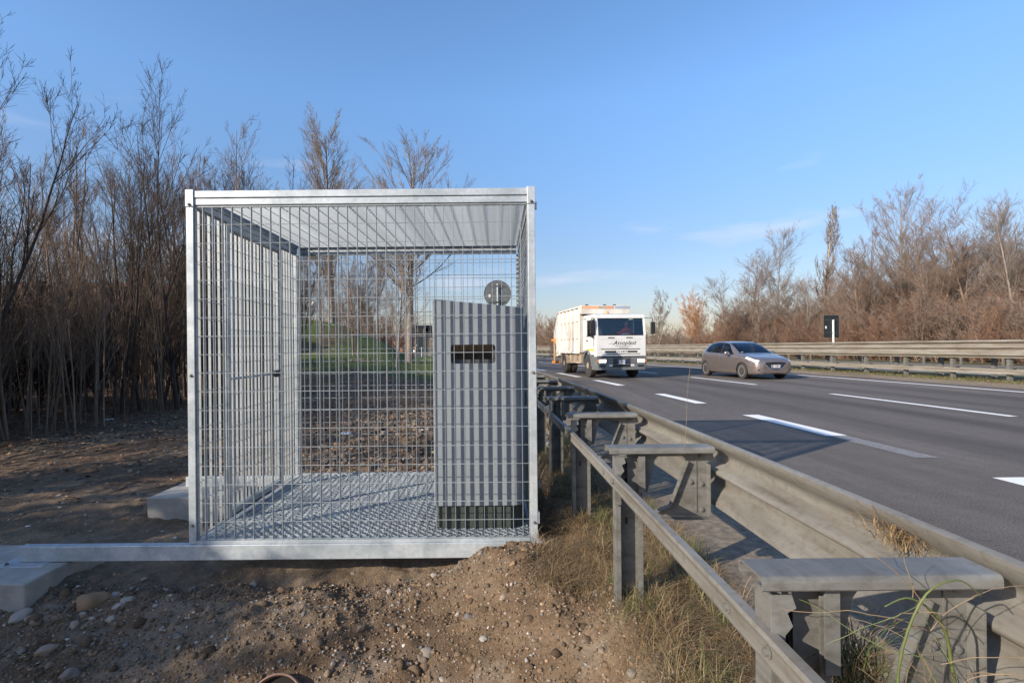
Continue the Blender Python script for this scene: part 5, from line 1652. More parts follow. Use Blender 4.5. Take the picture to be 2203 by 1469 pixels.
# board over the cab with orange and blue stripes
c = MB(); c.box(-1.10, 1.10, 0.70, 0.97, 2.70, 3.08)
hb = tb(c, 'header_board', DIRTYWHITE, bevel=0.015)
for (x0, x1, m_) in ((-1.06, -0.30, simple('faded_orange', (0.72, 0.33, 0.16), (0.62, 0.33, 0.2), 6, 0.6)), (-0.30, 0.02, simple('grime_grey', (0.28, 0.25, 0.20), (0.4, 0.35, 0.28), 8, 0.7)), (0.02, 0.38, simple('faded_orange', (0.62, 0.26, 0.12), (0.4, 0.25, 0.18), 8, 0.6)), (0.42, 1.08, simple('faded_blue', (0.24, 0.31, 0.38), (0.3, 0.35, 0.40), 6, 0.6))):
    c = MB(); c.box(x0, x1 - 0.002, 0.697, 0.6995, 2.93, 3.05); c.build('stripe', m_, hb)
c = MB()
for x in (-0.8, 0.0, 0.45): c.box(x - 0.06, x + 0.06, 0.80, 0.92, 3.082, 3.13)
tb(c, 'roof_fitting', BLACK, bevel=0.01)
# dark gap with exhaust and hoses between cab and body
c = MB(); c.box(-0.92, 0.92, 0.72, 0.96, 1.05, 2.69); tb(c, 'gap_equipment', BLACK)
c = MB()
c.tube([(-0.96, 0.80, 1.3), (-0.97, 0.80, 2.5)], 0.055, 10); c.tube([(-0.9, 0.72, 1.5), (-0.98, 0.68, 1.9), (-0.92, 0.70, 2.3)], 0.03, 6); c.box(-1.0, -0.92, 0.64, 0.78, 2.05, 2.30)
tb(c, 'hose', simple('light_grey_hose', (0.35, 0.34, 0.31), None, 10, 0.6), smooth=False)
# hopper at the back and its orange lift
c = MB(); c.prism([(by1 + 0.06, 0.85), (by1 + 0.06, 2.96), (by1 + 0.55, 2.90), (by1 + 1.35, 2.10), (by1 + 1.45, 1.25), (by1 + 1.0, 0.75)], 'x', -bw + 0.03, bw - 0.03)
hop = tb(c, 'hopper', DIRTYWHITE, bevel=0.02)
for s_ in (-1, 1):
    c = MB(); c.prism([(by1 + 0.35, 1.0), (by1 + 0.35, 2.6), (by1 + 0.55, 2.6), (by1 + 0.55, 1.0)], 'x', *sorted((s_*(bw - 0.028), s_*(bw + 0.03)))); c.build('hopper_rib', DIRTYWHITE, hop)
    c = MB(); c.box(*sorted((s_*(bw - 0.02), s_*(bw + 0.06))), by1 + 0.90, by1 + 1.02, 0.45, 1.75); c.box(*sorted((s_*(bw - 0.3), s_*(bw + 0.06))), by1 + 1.03, by1 + 1.5, 1.60, 1.72); c.box(*sorted((s_*(bw - 0.3), s_*(bw + 0.06))), by1 + 1.03, by1 + 1.4, 0.42, 0.55)
    tb(c, 'bin_lift', ORANGE, bevel=0.01)
    c = MB(); c.tube([(s_*(bw + 0.045), by1 + 0.7, 0.6), (s_*(bw + 0.05), by1 + 0.85, 1.5)], 0.04, 8); tb(c, 'ram', MUD)
    c = MB(); c.box(*sorted((s_*(bw - 0.3), s_*(bw))), by1 + 0.1, by1 + 0.25, 2.97, 3.06); tb(c, 'rear_lamp', simple('red_lens', (0.5, 0.05, 0.03), None, 5, 0.3))
    # side skirts, boxes, tank
    c = MB(); c.box(*sorted((s_*(bw - 0.12), s_*(bw - 0.04))), 1.0, 3.2, 0.55, 0.66); c.box(*sorted((s_*(bw - 0.5), s_*(bw - 0.06))), 0.95, 1.30, 0.56, 0.98); c.box(*sorted((s_*(bw - 0.5), s_*(bw - 0.06))), 1.7, 2.9, 0.67, 0.92)
    tb(c, 'side_guard', MUD, bevel=0.01)
    c = MB()
    c.prism([(0.60*math.cos(R(a)) + 4.0, 0.50 + 0.60*math.sin(R(a))) for a in range(0, 181, 15)] + [(0.57*math.cos(R(a)) + 4.0, 0.50 + 0.57*math.sin(R(a))) for a in range(180, -1, -15)], 'x', *sorted((s_*(bw - 0.55), s_*(bw - 0.04))))
    tb(c, 'rear_mudguard', MUD)
for s_ in (-1, 1):
    wheel(truck, s_*(hw - 0.15), 0.0, 0.50, 0.27, s_, MUD)
    wheel(truck, s_*(hw - 0.13), 4.0, 0.50, 0.27, s_, MUD)
    wheel(truck, s_*(hw - 0.43), 4.0, 0.50, 0.27, s_, MUD)
pd = person('person', (0, 0, 0), 'driver in a bright red jacket at the wheel behind the truck windscreen', REDCLOTH)
cth, sth = math.cos(TROT), math.sin(TROT)
lx, ly = 0.50, -0.36
pd.location = (TX + lx*cth - ly*sth, TY + lx*sth + ly*cth, 1.45)
pd.rotation_euler = (0, 0, TROT)

# ------------------------------------------------------------------ car (five door hatchback)
def pchip(xs, ys):
    xs = np.array(xs, float); ys = np.array(ys, float)
    h = np.diff(xs); dl = np.diff(ys) / h
    m = np.zeros(len(xs)); m[0] = dl[0]; m[-1] = dl[-1]
    for i in range(1, len(xs)-1):
        if dl[i-1]*dl[i] > 0: m[i] = 2/(1/dl[i-1] + 1/dl[i])
    def f(x):
        x = np.asarray(x, float); i = np.clip(np.searchsorted(xs, x) - 1, 0, len(xs)-2)
        t = (x - xs[i]) / h[i]
        return (2*t**3-3*t**2+1)*ys[i] + (t**3-2*t**2+t)*h[i]*m[i] + (-2*t**3+3*t**2)*ys[i+1] + (t**3-t**2)*h[i]*m[i+1]
    return f
CROT = R(8.5)
car = empty('parked_car' if False else 'car', (9.43 + 0.80*math.cos(CROT), 20.1 + 0.80*math.sin(CROT), 0.0), rz=CROT, label='metallic pinkish grey five door hatchback driving in the middle lane', cat='car')
L = 3.96
top = pchip([0, .04, .12, .30, .60, .90, 1.08, 1.30, 1.60, 1.90, 2.15, 2.6, 3.05, 3.40, 3.58, 3.74, 3.86, 3.93, 3.96], [.655, .725, .785, .845, .90, .950, .980, 1.10, 1.265, 1.385, 1.435, 1.460, 1.435, 1.375, 1.31, 1.12, .96, .72, .55])
half = pchip([0, .04, .12, .25, .45, .8, 1.3, 2.2, 3.1, 3.5, 3.75, 3.9, 3.96], [.50, .62, .715, .775, .82, .855, .865, .870, .868, .84, .78, .70, .60])
bot = pchip([0, .05, .2, .5, 3.4, 3.8, 3.96], [.26, .215, .19, .17, .19, .26, .36])
belt = pchip([0, .1, .3, .6, .9, 1.2, 1.7, 2.4, 3.1, 3.45, 3.7, 3.9, 3.96], [.58, .69, .75, .81, .865, .90, .925, .955, .99, 1.02, .98, .70, .50])
rw = pchip([0, .3, .8, 1.05, 1.3, 1.6, 1.9, 2.2, 2.8, 3.3, 3.55, 3.75, 3.96], [.36, .55, .66, .70, .675, .64, .60, .585, .58, .55, .54, .56, .48])
NS, NT = 170, 66
sx_ = np.concatenate([np.linspace(0, 0.3, 26)[:-1], np.linspace(0.3, 3.6, 122), np.linspace(3.6, L, 26)[1:]])
NS = len(sx_)
tt = np.linspace(0, 1, NT)
G = np.zeros((NS, NT, 3)); TT = np.zeros((NS, NT))
for i, s in enumerate(sx_):
    w, zb_, zt_, zl, r_ = half(s), bot(s), top(s), belt(s), rw(s)
    zl = min(zl, zt_ - 0.03)
    ze = zt_ - 0.045 if zt_ - zl > 0.15 else zt_ - 0.02
    r_ = min(r_, w*0.93)
    hood = np.clip((zt_ - zl) / 0.3, 0, 1)
    K = np.array([(0.0, zb_), (w*0.86, zb_), (w*0.965, zb_ + 0.06), (w*0.995, zb_ + 0.20), (w*1.0, 0.5*(zb_ + zl) + 0.02), (w*0.985, zl - 0.10), (w*0.955, zl - 0.015), (w*0.93*(1-hood*0.01), zl + 0.005), ((w*0.93 + r_)/2 + 0.03*hood, (zl + ze)/2 + 0.02*(1-hood)), (r_, ze), (r_*0.88, zt_ - 0.018), (r_*0.5, zt_ - 0.003), (0.0, zt_)])
    kt = np.array([0, .10, .17, .25, .36, .47, .53, .56, .66, .78, .83, .92, 1.0])
    fy_, fz_ = pchip(kt, K[:, 0]), pchip(kt, K[:, 1])
    G[i, :, 0] = fy_(tt); G[i, :, 1] = s; G[i, :, 2] = fz_(tt)
# wheel arch: snap vertices near the circle
WR = 0.335
axf, axr = 0.80, 0.80 + 2.54
for ax in (axf, axr):
    sel = np.zeros((NS, NT), bool)
    dy = G[:, :, 1] - ax; dz = G[:, :, 2] - 0.31
    rr_ = np.sqrt(dy**2 + dz**2)
    m = (np.abs(rr_ - WR) < 0.014) & (tt[None, :] > 0.12) & (tt[None, :] < 0.5) & (G[:, :, 2] > 0.2)
    f_ = WR / np.maximum(rr_, 1e-6)
    G[:, :, 1] = np.where(m, ax + dy*f_, G[:, :, 1]); G[:, :, 2] = np.where(m, 0.31 + dz*f_, G[:, :, 2])
def classify():
    cl = {}
    Fm = {'body': [], 'windscreen': [], 'side_window': [], 'rear_window': [], 'headlight': [], 'black': []}
    for i in range(NS - 1):
        for j in range(NT - 1):
            cc = G[i:i+2, j:j+2].reshape(-1, 3).mean(0); t = (tt[j] + tt[j+1]) / 2; s = cc[1]; z = cc[2]
            d1 = math.hypot(s - axf, z - 0.31); d2 = math.hypot(s - axr, z - 0.31)
            if min(d1, d2) < WR and 0.10 < t < 0.5: continue
            if t < 0.10 and min(abs(s - axf), abs(s - axr)) < 0.3 and cc[0] > 0.5: continue
            q = (i*NT+j, i*NT+j+1, (i+1)*NT+j+1, (i+1)*NT+j)
            k = 'body'
            zl = belt(s); zt_ = top(s)
            if 1.10 < s < 1.93 and t > 0.80: k = 'windscreen'
            elif 3.50 < s < 3.80 and t > 0.80: k = 'rear_window'
            elif 0.575 < t < 0.765:
                # slanted front and rear ends
                fr = 1.34 + (z - zl) * 1.35
                rr2 = 3.42 - max(0, z - zl) * 0.35
                if fr < s < rr2 and z > zl + 0.02:
                    k = 'black' if (2.20 < s < 2.29 or 1.0 < 0) else 'side_window'
            if k == 'body':
                # headlamp: a swept back patch on the corner
                if 0.085 < s < 0.62 and 0.40 < t < 0.80:
                    lo = 0.640 + (s - 0.1) * 0.30; hi = 0.720 + (s - 0.1) * 0.25
                    if lo < z < hi and cc[0] > 0.52 : k = 'headlight'
            Fm[k].append(q)
    return Fm
Fm = classify()
def carpart(name, faces, mat, smooth=True, sides=(0, 1)):
    q = np.array(faces, np.int32)
    V1 = G.reshape(-1, 3).copy(); V1[:, 0] *= 1
    V1[:, 1] -= 0.80
    V2 = V1.copy(); V2[:, 0] *= -1
    V = np.concatenate([V1, V2]); Fa = np.concatenate([(q[:, ::-1], q + len(V1))[k] for k in sides])
    used = np.unique(Fa); mp = -np.ones(len(V), int); mp[used] = np.arange(len(used))
    me = mesh_np(name, V[used], mp[Fa], smooth=smooth)
    bm = bmesh.new(); bm.from_mesh(me); bmesh.ops.remove_doubles(bm, verts=bm.verts, dist=0.0005)
    bmesh.ops.recalc_face_normals(bm, faces=bm.faces) if name == 'car_body' else None
    bm.to_mesh(me); bm.free()
    if smooth: me.polygons.foreach_set('use_smooth', np.ones(len(me.polygons), bool))
    return link(name, me, mat, car)
m, nt, b = new_mat('pinkish_grey_car_paint')
n = noise_node(nt, 300, 2); r = ramp(nt, n.outputs['Fac'], [(0.3, (0.235, 0.195, 0.182)), (0.7, (0.335, 0.28, 0.262))])
nt.links.new(r.outputs['Color'], b.inputs['Base Color']); b.inputs['Metallic'].default_value = 0.7; b.inputs['Roughness'].default_value = 0.30
b.inputs['Coat Weight'].default_value = 0.8; b.inputs['Coat Roughness'].default_value = 0.06
CARP = m
GLASSC = mat_glass('car_glass', trans=0.5)
cb = carpart('car_body', Fm['body'], CARP)
carpart('windscreen', Fm['windscreen'], GLASSC)
for sd in (0, 1):
    for a_, b_ in ((0, 2.25), (2.25, 9)):
        carpart('side_window', [f for f in Fm['side_window'] if a_ < sx_[f[0] // NT] < b_], GLASSC, sides=(sd,))
carpart('rear_window', Fm['rear_window'], GLASSC)
for sd in (0, 1): carpart('headlight', Fm['headlight'], LAMPC, sides=(sd,))
for sd in (0, 1): carpart('door_pillar', Fm['black'], BLACK, sides=(sd,))
def cbx(mb, name, mat, parent=car, **k): 
    mb.v = [(x, y - 0.80, z) for x, y, z in mb.v]
    return mb.build(name, mat, parent, **k)
# nose: closing panel, grille, plate, lower intake, fog lamps
nose = MB()
pf = [(G[0, j, 0], G[0, j, 2]) for j in range(0, NT)]
pl = pf + [(-x, z) for x, z in reversed(pf[1:-1])]
nose.add([(x, 0, z) for x, z in pl], [tuple(range(len(pl)))]); cbx(nose, 'nose', CARP)
tail = MB(); pf = [(G[-1, j, 0], G[-1, j, 2]) for j in range(0, NT)]; pl = pf + [(-x, z) for x, z in reversed(pf[1:-1])]
tail.add([(x, L, z) for x, z in pl], [tuple(range(len(pl)))]); cbx(tail, 'tail', CARP)
def bow(pts, y0, y1, curve=0.16):
    """extruded nose ornament bent back towards the sides"""
    mb = MB(); mb.prism(pts, 'y', y0, y1); mb.v = [(x, y + curve * abs(x)**2.2, z) for x, y, z in mb.v]; return mb
gp = [(-0.43, 0.635), (-0.2, 0.640), (0, 0.643), (0.2, 0.640), (0.43, 0.635), (0.40, 0.58), (0.30, 0.475), (0.21, 0.415), (0.1, 0.402), (0, 0.40), (-0.1, 0.402), (-0.21, 0.415), (-0.30, 0.475), (-0.40, 0.58)]
cbx(bow([(x*1.07, 0.52 + (z - 0.52)*1.12) for x, z in gp], -0.022, 0.02), 'grille_surround', CHROME)
cbx(bow(gp, -0.028, -0.0225), 'grille', BLACK)
cbx(bow([(-0.56, 0.265), (0, 0.25), (0.56, 0.265), (0.52, 0.335), (0.3, 0.345), (0, 0.348), (-0.3, 0.345), (-0.52, 0.335)], -0.016, 0.0), 'lower_intake', BLACK)
cbx(bow([(-0.62, 0.218), (0, 0.200), (0.62, 0.218), (0.62, 0.236), (0, 0.222), (-0.62, 0.236)], -0.020, 0.02), 'front_lip', CHROME)
pp_ = plate(car, 0.0, -0.80 - 0.034, 0.50, 'EX 608CD', 0.40, 0.105)
for s_ in (-1, 1):
    fgl = MB(); fgl.lathe([(-0.02, 0.0001), (-0.02, 0.055), (0.05, 0.06)], 'y', c=(s_*0.63, 0.075, 0.37), k=16); cbx(fgl, 'fog_light', CHROME)
    fgl = MB(); fgl.lathe([(-0.024, 0.0001), (-0.0235, 0.035)], 'y', c=(s_*0.63, 0.075, 0.37), k=16); cbx(fgl, 'fog_lens', BLACK)
    mr_ = MB(); mr_.lathe([(-0.12, 0.0001), (-0.115, 0.05), (-0.06, 0.085), (0.03, 0.085), (0.09, 0.05), (0.10, 0.0001)], 'x', c=(s_*0.985, 1.52, 0.985), k=14)
    mr_.v = [(x, 1.52 + (y - 1.52)*0.85, 0.985 + (z - 0.985)*0.9) for x, y, z in mr_.v]
    cbx(mr_, 'mirror', CARP, smooth=True)
    for sy_ in (2.02, 3.02):
        hd = MB(); hd.tube([(s_*0.868, sy_ - 0.02, 0.775 + (sy_-2)*0.05), (s_*0.892, sy_ + 0.02, 0.78 + (sy_-2)*0.05), (s_*0.892, sy_ + 0.13, 0.785 + (sy_-2)*0.05), (s_*0.868, sy_ + 0.17, 0.785 + (sy_-2)*0.05)], 0.013, 6); cbx(hd, 'door_handle', CHROME)
    # door shut lines
    for sy_ in (1.30, 2.24, 3.10):
        pts = []
        i = int(np.argmin(np.abs(sx_ - sy_)))
        seam = MB()
        P0 = [(s_*(G[i, j, 0] + 0.001), sy_ - (0.10 if sy_ > 3 and G[i, j, 2] < 0.62 else 0.0), G[i, j, 2]) for j in range(NT) if 0.24 < tt[j] < 0.56]
        seam.tube(P0, 0.007, 4); cbx(seam, 'door_seam', BLACK, cb)
    # arch liners
    for ax in (axf, axr):
        al = MB(); al.lathe([(0, WR + 0.004), (0.28, WR + 0.004), (0.281, 0.0001)], 'x', c=(0, 0, 0), k=28)
        al.v = [(s_*(0.835 - x), ax + y, 0.31 + z) for x, y, z in al.v]
        al.v = [(x, y, max(z, 0.14)) for x, y, z in al.v]
        cbx(al, 'arch_liner', BLACK)
        wheel(car, s_*0.745, ax - 0.80, 0.305, 0.20, s_, simple('grey_alloy', (0.75, 0.72, 0.70), None, 6, 0.3, metal=0.6), spokes=5)
# interior
it = MB(); it.box(-0.70, 0.70, 1.15, 3.4, 0.35, 0.42)
it.prism([(1.12, 0.70), (1.12, 0.93), (1.45, 0.93), (1.60, 0.75)], 'x', -0.72, 0.72)
cbx(it, 'dashboard', BLACK)
for x in (-0.36, 0.36):
    for y0 in (1.95, 2.75):
        st_ = MB(); st_.box(x - 0.24, x + 0.24, y0 - 0.05, y0 + 0.42, 0.42, 0.58); st_.prism([(y0 + 0.36, 0.585), (y0 + 0.52, 1.10), (y0 + 0.62, 1.10), (y0 + 0.52, 0.585)], 'x', x - 0.23, x + 0.23); st_.prism([(y0 + 0.53, 1.105), (y0 + 0.56, 1.26), (y0 + 0.63, 1.26), (y0 + 0.62, 1.105)], 'x', x - 0.12, x + 0.12)
        cbx(st_, 'seat', simple('seat_fabric', (0.05, 0.05, 0.055), None, 20, 0.9))
stk = MB(); stk.box(-0.60, -0.50, 1.19, 1.20, 0.985, 1.03); cbx(stk, 'windscreen_sticker', PLATEW)
pc = person('person', (0, 0, 0), 'driver in dark clothes dimly seen behind the windscreen of the car', simple('dark_jacket', (0.06, 0.065, 0.08), None, 10, 0.9), s=0.86)
lx, ly = 0.36, 2.10 - 0.80
c1, s1 = math.cos(CROT), math.sin(CROT)
pc.location = (car.location.x + lx*c1 - ly*s1, car.location.y + lx*s1 + ly*c1, 0.50)
pc.rotation_euler = (0, 0, CROT)

# distant oncoming vehicles seen small through the mesh
for (x, y, lab) in ((-19.2, 118, 'tiny distant oncoming car with bright headlamps left of the cabinet'),):
    t = empty('car', (x, y, 0), rz=R(14), label=lab, cat='car')
    mb = MB(); mb.prism([(-2, 0.3), (-2, 0.75), (-1.1, 0.9), (-0.4, 1.4), (1.2, 1.42), (1.9, 0.95), (2, 0.35)], 'x', -0.85, 0.85); mb.build('car_body', simple('silver_paint', (0.4, 0.4, 0.42), None, 4, 0.4), t, bevel=0.06)
    mb = MB(); mb.prism([(-1.08, 0.93), (-0.42, 1.36), (-0.44, 1.38), (-1.12, 0.95)], 'x', -0.75, 0.75); mb.build('windscreen', BLACK, t)
    for s_ in (-1, 1):
        mb = MB(); mb.box(s_*0.6 - 0.16, s_*0.6 + 0.16, -2.08, -2.01, 0.58, 0.76); mb.build('headlight', mat_lamp('bright_headlamp', (1, 0.97, 0.9), 8.0), t)
        for yy in (-1.3, 1.3):
            mb = MB(); mb.lathe([(-0.1, 0.31), (0.1, 0.31)], 'x', c=(s_*0.78, yy, 0.31), k=16); mb.build('wheel', RUBBER, t)

# ------------------------------------------------------------------ small ground things
def tinted(name, V, F, tints_per_vert, mat, parent=None, smooth=False):
    me = mesh_np(name, V, F, smooth=smooth)
    ca = me.color_attributes.new('tint', 'FLOAT_COLOR', 'POINT')
    col = np.ones((len(me.vertices), 4), np.float32); col[:, :3] = tints_per_vert
    ca.data.foreach_set('color', col.ravel())
    return link(name, me, mat, parent)

def clod_arr(xs, ys):
    return np.array([H1(float(a), float(b)) for a, b in zip(xs, ys)])

def ico(sub):
    bm = bmesh.new(); bmesh.ops.create_icosphere(bm, subdivisions=sub, radius=1)
    V = np.array([v.co[:] for v in bm.verts]); F = np.array([[v.index for v in f.verts] for f in bm.faces]); bm.free()
    return V, F
IV, IF_ = ico(3); IV1, IF1 = ico(1)
rng = np.random.default_rng(11)
STONE_COL = np.array([(0.26, 0.20, 0.15), (0.20, 0.175, 0.15), (0.30, 0.265, 0.225), (0.18, 0.135, 0.10), (0.30, 0.19, 0.11), (0.15, 0.145, 0.14), (0.36, 0.33, 0.29)])
protos = []
for i in range(14):
    v = IV.copy()
    off3 = Vector(rng.uniform(0, 50, 3))
    v = np.array([np.array(p) * (1 + 0.42 * noise.noise(Vector(p) * 1.1 + off3) + 0.16 * noise.noise(Vector(p) * 2.6 + off3)) for p in v])
    v *= np.array([1.0, rng.uniform(0.6, 0.9), rng.uniform(0.42, 0.7)])
    me = mesh_np('stone', v, IF_, smooth=True)
    ca = me.color_attributes.new('tint', 'FLOAT_COLOR', 'POINT')
    c_ = np.ones((len(v), 4), np.float32); c_[:, :3] = STONE_COL[i % 7] * rng.uniform(0.8, 1.1); ca.data.foreach_set('color', c_.ravel())
    me.materials.append(STONE); protos.append(me)
def stone(x, y, r, sink=0.35, pi=None, rot=None, name='stone'):
    o = link(name, protos[rng.integers(0, 14) if pi is None else pi], None, ground)
    o.location = (x, y, H1(x, y) + r * (0.5 - sink))
    o.scale = (r, r, r); o.rotation_euler = rot or (rng.uniform(-0.4, 0.4), rng.uniform(-0.4, 0.4), rng.uniform(0, 6.28))
    return o
# stones that can be picked out in the photograph: (px, py, radius px)
def ground_hit(px, py):
    dx, dy_ = px - 1067, py - 747
    u = dx - dy_ * 0.0096; v = dy_ + dx * 0.0096
    lo = 0.8
    y = lo; 
    while y < 40:
        z = EYE - v / F_PX * y; x = u / F_PX * y
        if z < float(ground_h(np.array([x]), np.array([y]))[0]): break
        y += 0.01
    return x, y
for (px, py, rp, pi) in ((200, 1292, 30, 4), (245, 1283, 15, 2), (275, 1300, 13, 2), (255, 1308, 11, 6), (612, 1266, 14, 4), (840, 1277, 9, 2), (545, 1265, 9, 2), (660, 1196, 8, 1),
        (415, 1272, 10, 1), (310, 1258, 8, 6), (356, 1276, 7, 6), (45, 1325, 20, 2), (75, 1330, 16, 0), (100, 1405, 18, 0), (158, 1345, 14, 0), (178, 1320, 7, 2), (200, 1328, 8, 6),
        (240, 1335, 9, 2), (110, 1435, 11, 3), (153, 1447, 20, 1), (1130, 1169, 7, 4), (1035, 1195, 9, 1), (920, 1405, 14, 1), (1085, 1298, 11, 0), (1230, 1292, 9, 6), (1040, 1385, 12, 6),
        (935, 1245, 8, 2), (985, 1320, 6, 2), (1180, 1270, 6, 1), (1360, 1460, 14, 1), (950, 1465, 8, 6), (380, 1372, 7, 1), (350, 1356, 7, 2), (335, 1310, 7, 2), (655, 1330, 8, 1), (837, 1341, 5, 6), (717, 1431, 6, 1),
        (560, 1282, 7, 5), (575, 1278, 7, 5), (760, 1240, 6, 1), (900, 1284, 7, 1), (1010, 1285, 7, 4)):
    x, y = ground_hit(px, py)
    stone(x, y, max(0.012, rp / F_PX * y * 1.05), 0.50, pi)
# drain pipe mouth in the bank
hx_, hy_ = ground_hit(597, 1500)
PR = 60 / F_PX * hy_
pp = empty('drain_pipe', (hx_, hy_ - 0.05, H1(hx_, hy_) + 0.0), label='brown plastic drain pipe mouth sticking out of the dirt at the bottom edge', cat='pipe')
mb = MB(); ro, ri = PR, PR * 0.92
mb.lathe([(0.5, ro), (0.0, ro), (-0.004, ro - 0.004), (-0.004, ri + 0.003), (0.0, ri), (0.30, ri)], 'y', k=40)
mb.f = mb.f[:-2]                                            # open ends
mb.build('pipe_wall', simple('brown_pipe_plastic', (0.20, 0.12, 0.085), (0.15, 0.09, 0.06), 12, 0.6), pp, smooth=True)
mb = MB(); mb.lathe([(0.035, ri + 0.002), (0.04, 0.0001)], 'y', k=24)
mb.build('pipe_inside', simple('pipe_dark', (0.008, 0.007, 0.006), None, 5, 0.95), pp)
pp.rotation_euler = (R(-38), 0, 0)

n_ = 0
while n_ < 245:
    if rng.random() < 0.72:
        x, y = rng.uniform(-3.2, 0.9), rng.uniform(2.25, 3.75)
    else:
        x, y = rng.uniform(-7.5, -2.2), rng.uniform(3.6, 9)
    r = min(0.009 + rng.exponential(0.006), 0.035) * (1.3 if y > 4 else 1.0)
    if 0.55 < x: continue
    stone(x, y, r, 0.42, rot=(rng.uniform(-0.9, 0.9), rng.uniform(-0.9, 0.9), rng.uniform(0, 6.28))); n_ += 1
# rubble lumps by the barrier further on
for (x, y, r) in ((0.80, 6.95, 0.13), (0.62, 8.4, 0.12), (0.95, 8.2, 0.10), (0.55, 9.8, 0.12), (0.86, 6.7, 0.09), (0.9, 5.5, 0.08)):
    stone(x - off(y), y, r, -0.1, 6)

LUMP = mat_attr('soil_lump', 0.95)
bump(LUMP.node_tree, LUMP.node_tree.nodes['Principled BSDF'], noise_node(LUMP.node_tree, 90, 5, 0.7).outputs['Fac'], 0.9, 0.01)
def scatter_stuff(name, xs, ys, rs, cols, label, mat=STONE, flat=0.6, lift=0.3, seed=3):
    g = np.random.default_rng(seed)
    n = len(xs); zs = clod_arr(xs, ys)
    V = np.repeat(IV1[None], n, 0) * (1 + 0.22 * g.normal(size=(n, len(IV1), 1)))
    sc = np.stack([rs, rs * g.uniform(0.55, 0.95, n), rs * flat * g.uniform(0.6, 1.1, n)], 1)
    V = V * sc[:, None]
    a = g.uniform(0, 6.28, n); c, s = np.cos(a)[:, None], np.sin(a)[:, None]
    V = np.stack([V[..., 0]*c - V[..., 1]*s, V[..., 0]*s + V[..., 1]*c, V[..., 2]], -1)
    V += np.stack([xs, ys, zs + rs * lift * 0.5], 1)[:, None]
    Fq = (IF1[None] + (np.arange(n) * len(IV1))[:, None, None]).reshape(-1, 3)
    tint = np.repeat(cols[:, None], len(IV1), 1).reshape(-1, 3)
    o = tinted(name, V.reshape(-1, 3), Fq, tint, mat)
    tag(o, label, name.replace('_', ' '), kind='stuff')
    return o
n = 7000
xs = np.concatenate([rng.uniform(-4.0, 0.75, 5200), rng.uniform(-8.2, -2.2, 1800)])
ys = np.concatenate([rng.uniform(2.0, 3.75, 5200) , rng.uniform(3.7, 10, 1800)])
rs = np.clip(0.0035 + rng.exponential(0.0032, n), 0.003, 0.016) * np.where(ys > 4, 1.7, 1.0)
cols = STONE_COL[rng.integers(0, 7, n)] * rng.uniform(0.75, 1.45, n)[:, None]
scatter_stuff('gravel', xs, ys, rs, cols, 'small gravel scattered over the dirt in front of and left of the cage')
# soil crumbs the colour of the dirt
n = 15000
xs = rng.uniform(-3.6, 0.8, n); ys = rng.uniform(2.0, 3.72, n)
rs = np.clip(0.004 + rng.exponential(0.003, n), 0.003, 0.02)
cols = np.array([0.165, 0.115, 0.072]) * rng.uniform(0.5, 1.35, n)[:, None]
scatter_stuff('soil_crumbs', xs, ys, rs, cols, 'loose crumbs of brown soil on the ditch bank below the cage', flat=0.8, seed=5)
n = 620
xs = rng.uniform(-3.2, 0.55, n); ys = rng.uniform(2.1, 3.66, n)
rs = np.clip(0.010 + rng.exponential(0.011, n), 0.01, 0.05)
cols = np.array([0.150, 0.104, 0.066]) * rng.uniform(0.45, 1.25, n)[:, None]
scatter_stuff('soil_lumps', xs, ys, rs, cols, 'hard lumps of brown soil stuck in the ditch bank below the cage', flat=0.7, lift=-0.2, seed=15, mat=LUMP)
n = 2600
xs = rng.uniform(-3.2, 0.4, n); ys = rng.uniform(6.0, 13, n)
rs = np.clip(0.012 + rng.exponential(0.014, n), 0.01, 0.09)
cols = np.array([0.17, 0.125, 0.085]) * rng.uniform(0.5, 1.4, n)[:, None]
scatter_stuff('soil_clods', xs, ys, rs, cols, 'dug up dark clods of soil behind the cage', flat=0.8, seed=6)

# leaf litter
def litter(name, xs, ys, size, cols, label, lift=0.004, seed=1):
    g = np.random.default_rng(seed); n = len(xs); zs = clod_arr(xs, ys) + lift
    base = np.array([(-1, -0.5, 0), (0, -0.62, 0.15), (1, 0, 0.3), (0, 0.62, 0.15), (-1, 0.5, 0)])
    V = np.repeat(base[None], n, 0) * size[:, None, None]
    a = g.uniform(0, 6.28, n)[:, None]; b_ = g.normal(0, 0.45, n)[:, None]
    x, y, z = V[..., 0], V[..., 1], V[..., 2]
    y, z = y*np.cos(b_) - z*np.sin(b_), y*np.sin(b_) + z*np.cos(b_)
    x, y = x*np.cos(a) - y*np.sin(a), x*np.sin(a) + y*np.cos(a)
    V = np.stack([x, y, z], -1) + np.stack([xs, ys, zs + size*0.2], 1)[:, None]
    Fq = (np.array([[0, 1, 2, 3, 4]])[None] + (np.arange(n)*5)[:, None, None]).reshape(-1, 5)
    o = tinted(name, V.reshape(-1, 3), Fq, np.repeat(cols[:, None], 5, 1).reshape(-1, 3), BLADE)
    tag(o, label, 'leaf litter', kind='stuff'); return o
n = 16000
xs = rng.uniform(-12, 0.6, n); ys = 5.9 + rng.exponential(6.5, n); ys = np.where(ys > 30, rng.uniform(6, 30, n), ys)
keep = (xs + offv(ys) < 0.8) & ~((xs > -7.6) & (xs < -3.0) & (ys < 9) & (rng.random(n) < 0.75))
xs, ys = xs[keep], ys[keep]
LC = np.array([(0.26, 0.14, 0.07), (0.17, 0.09, 0.05), (0.34, 0.21, 0.11), (0.10, 0.06, 0.04), (0.34, 0.26, 0.17)])
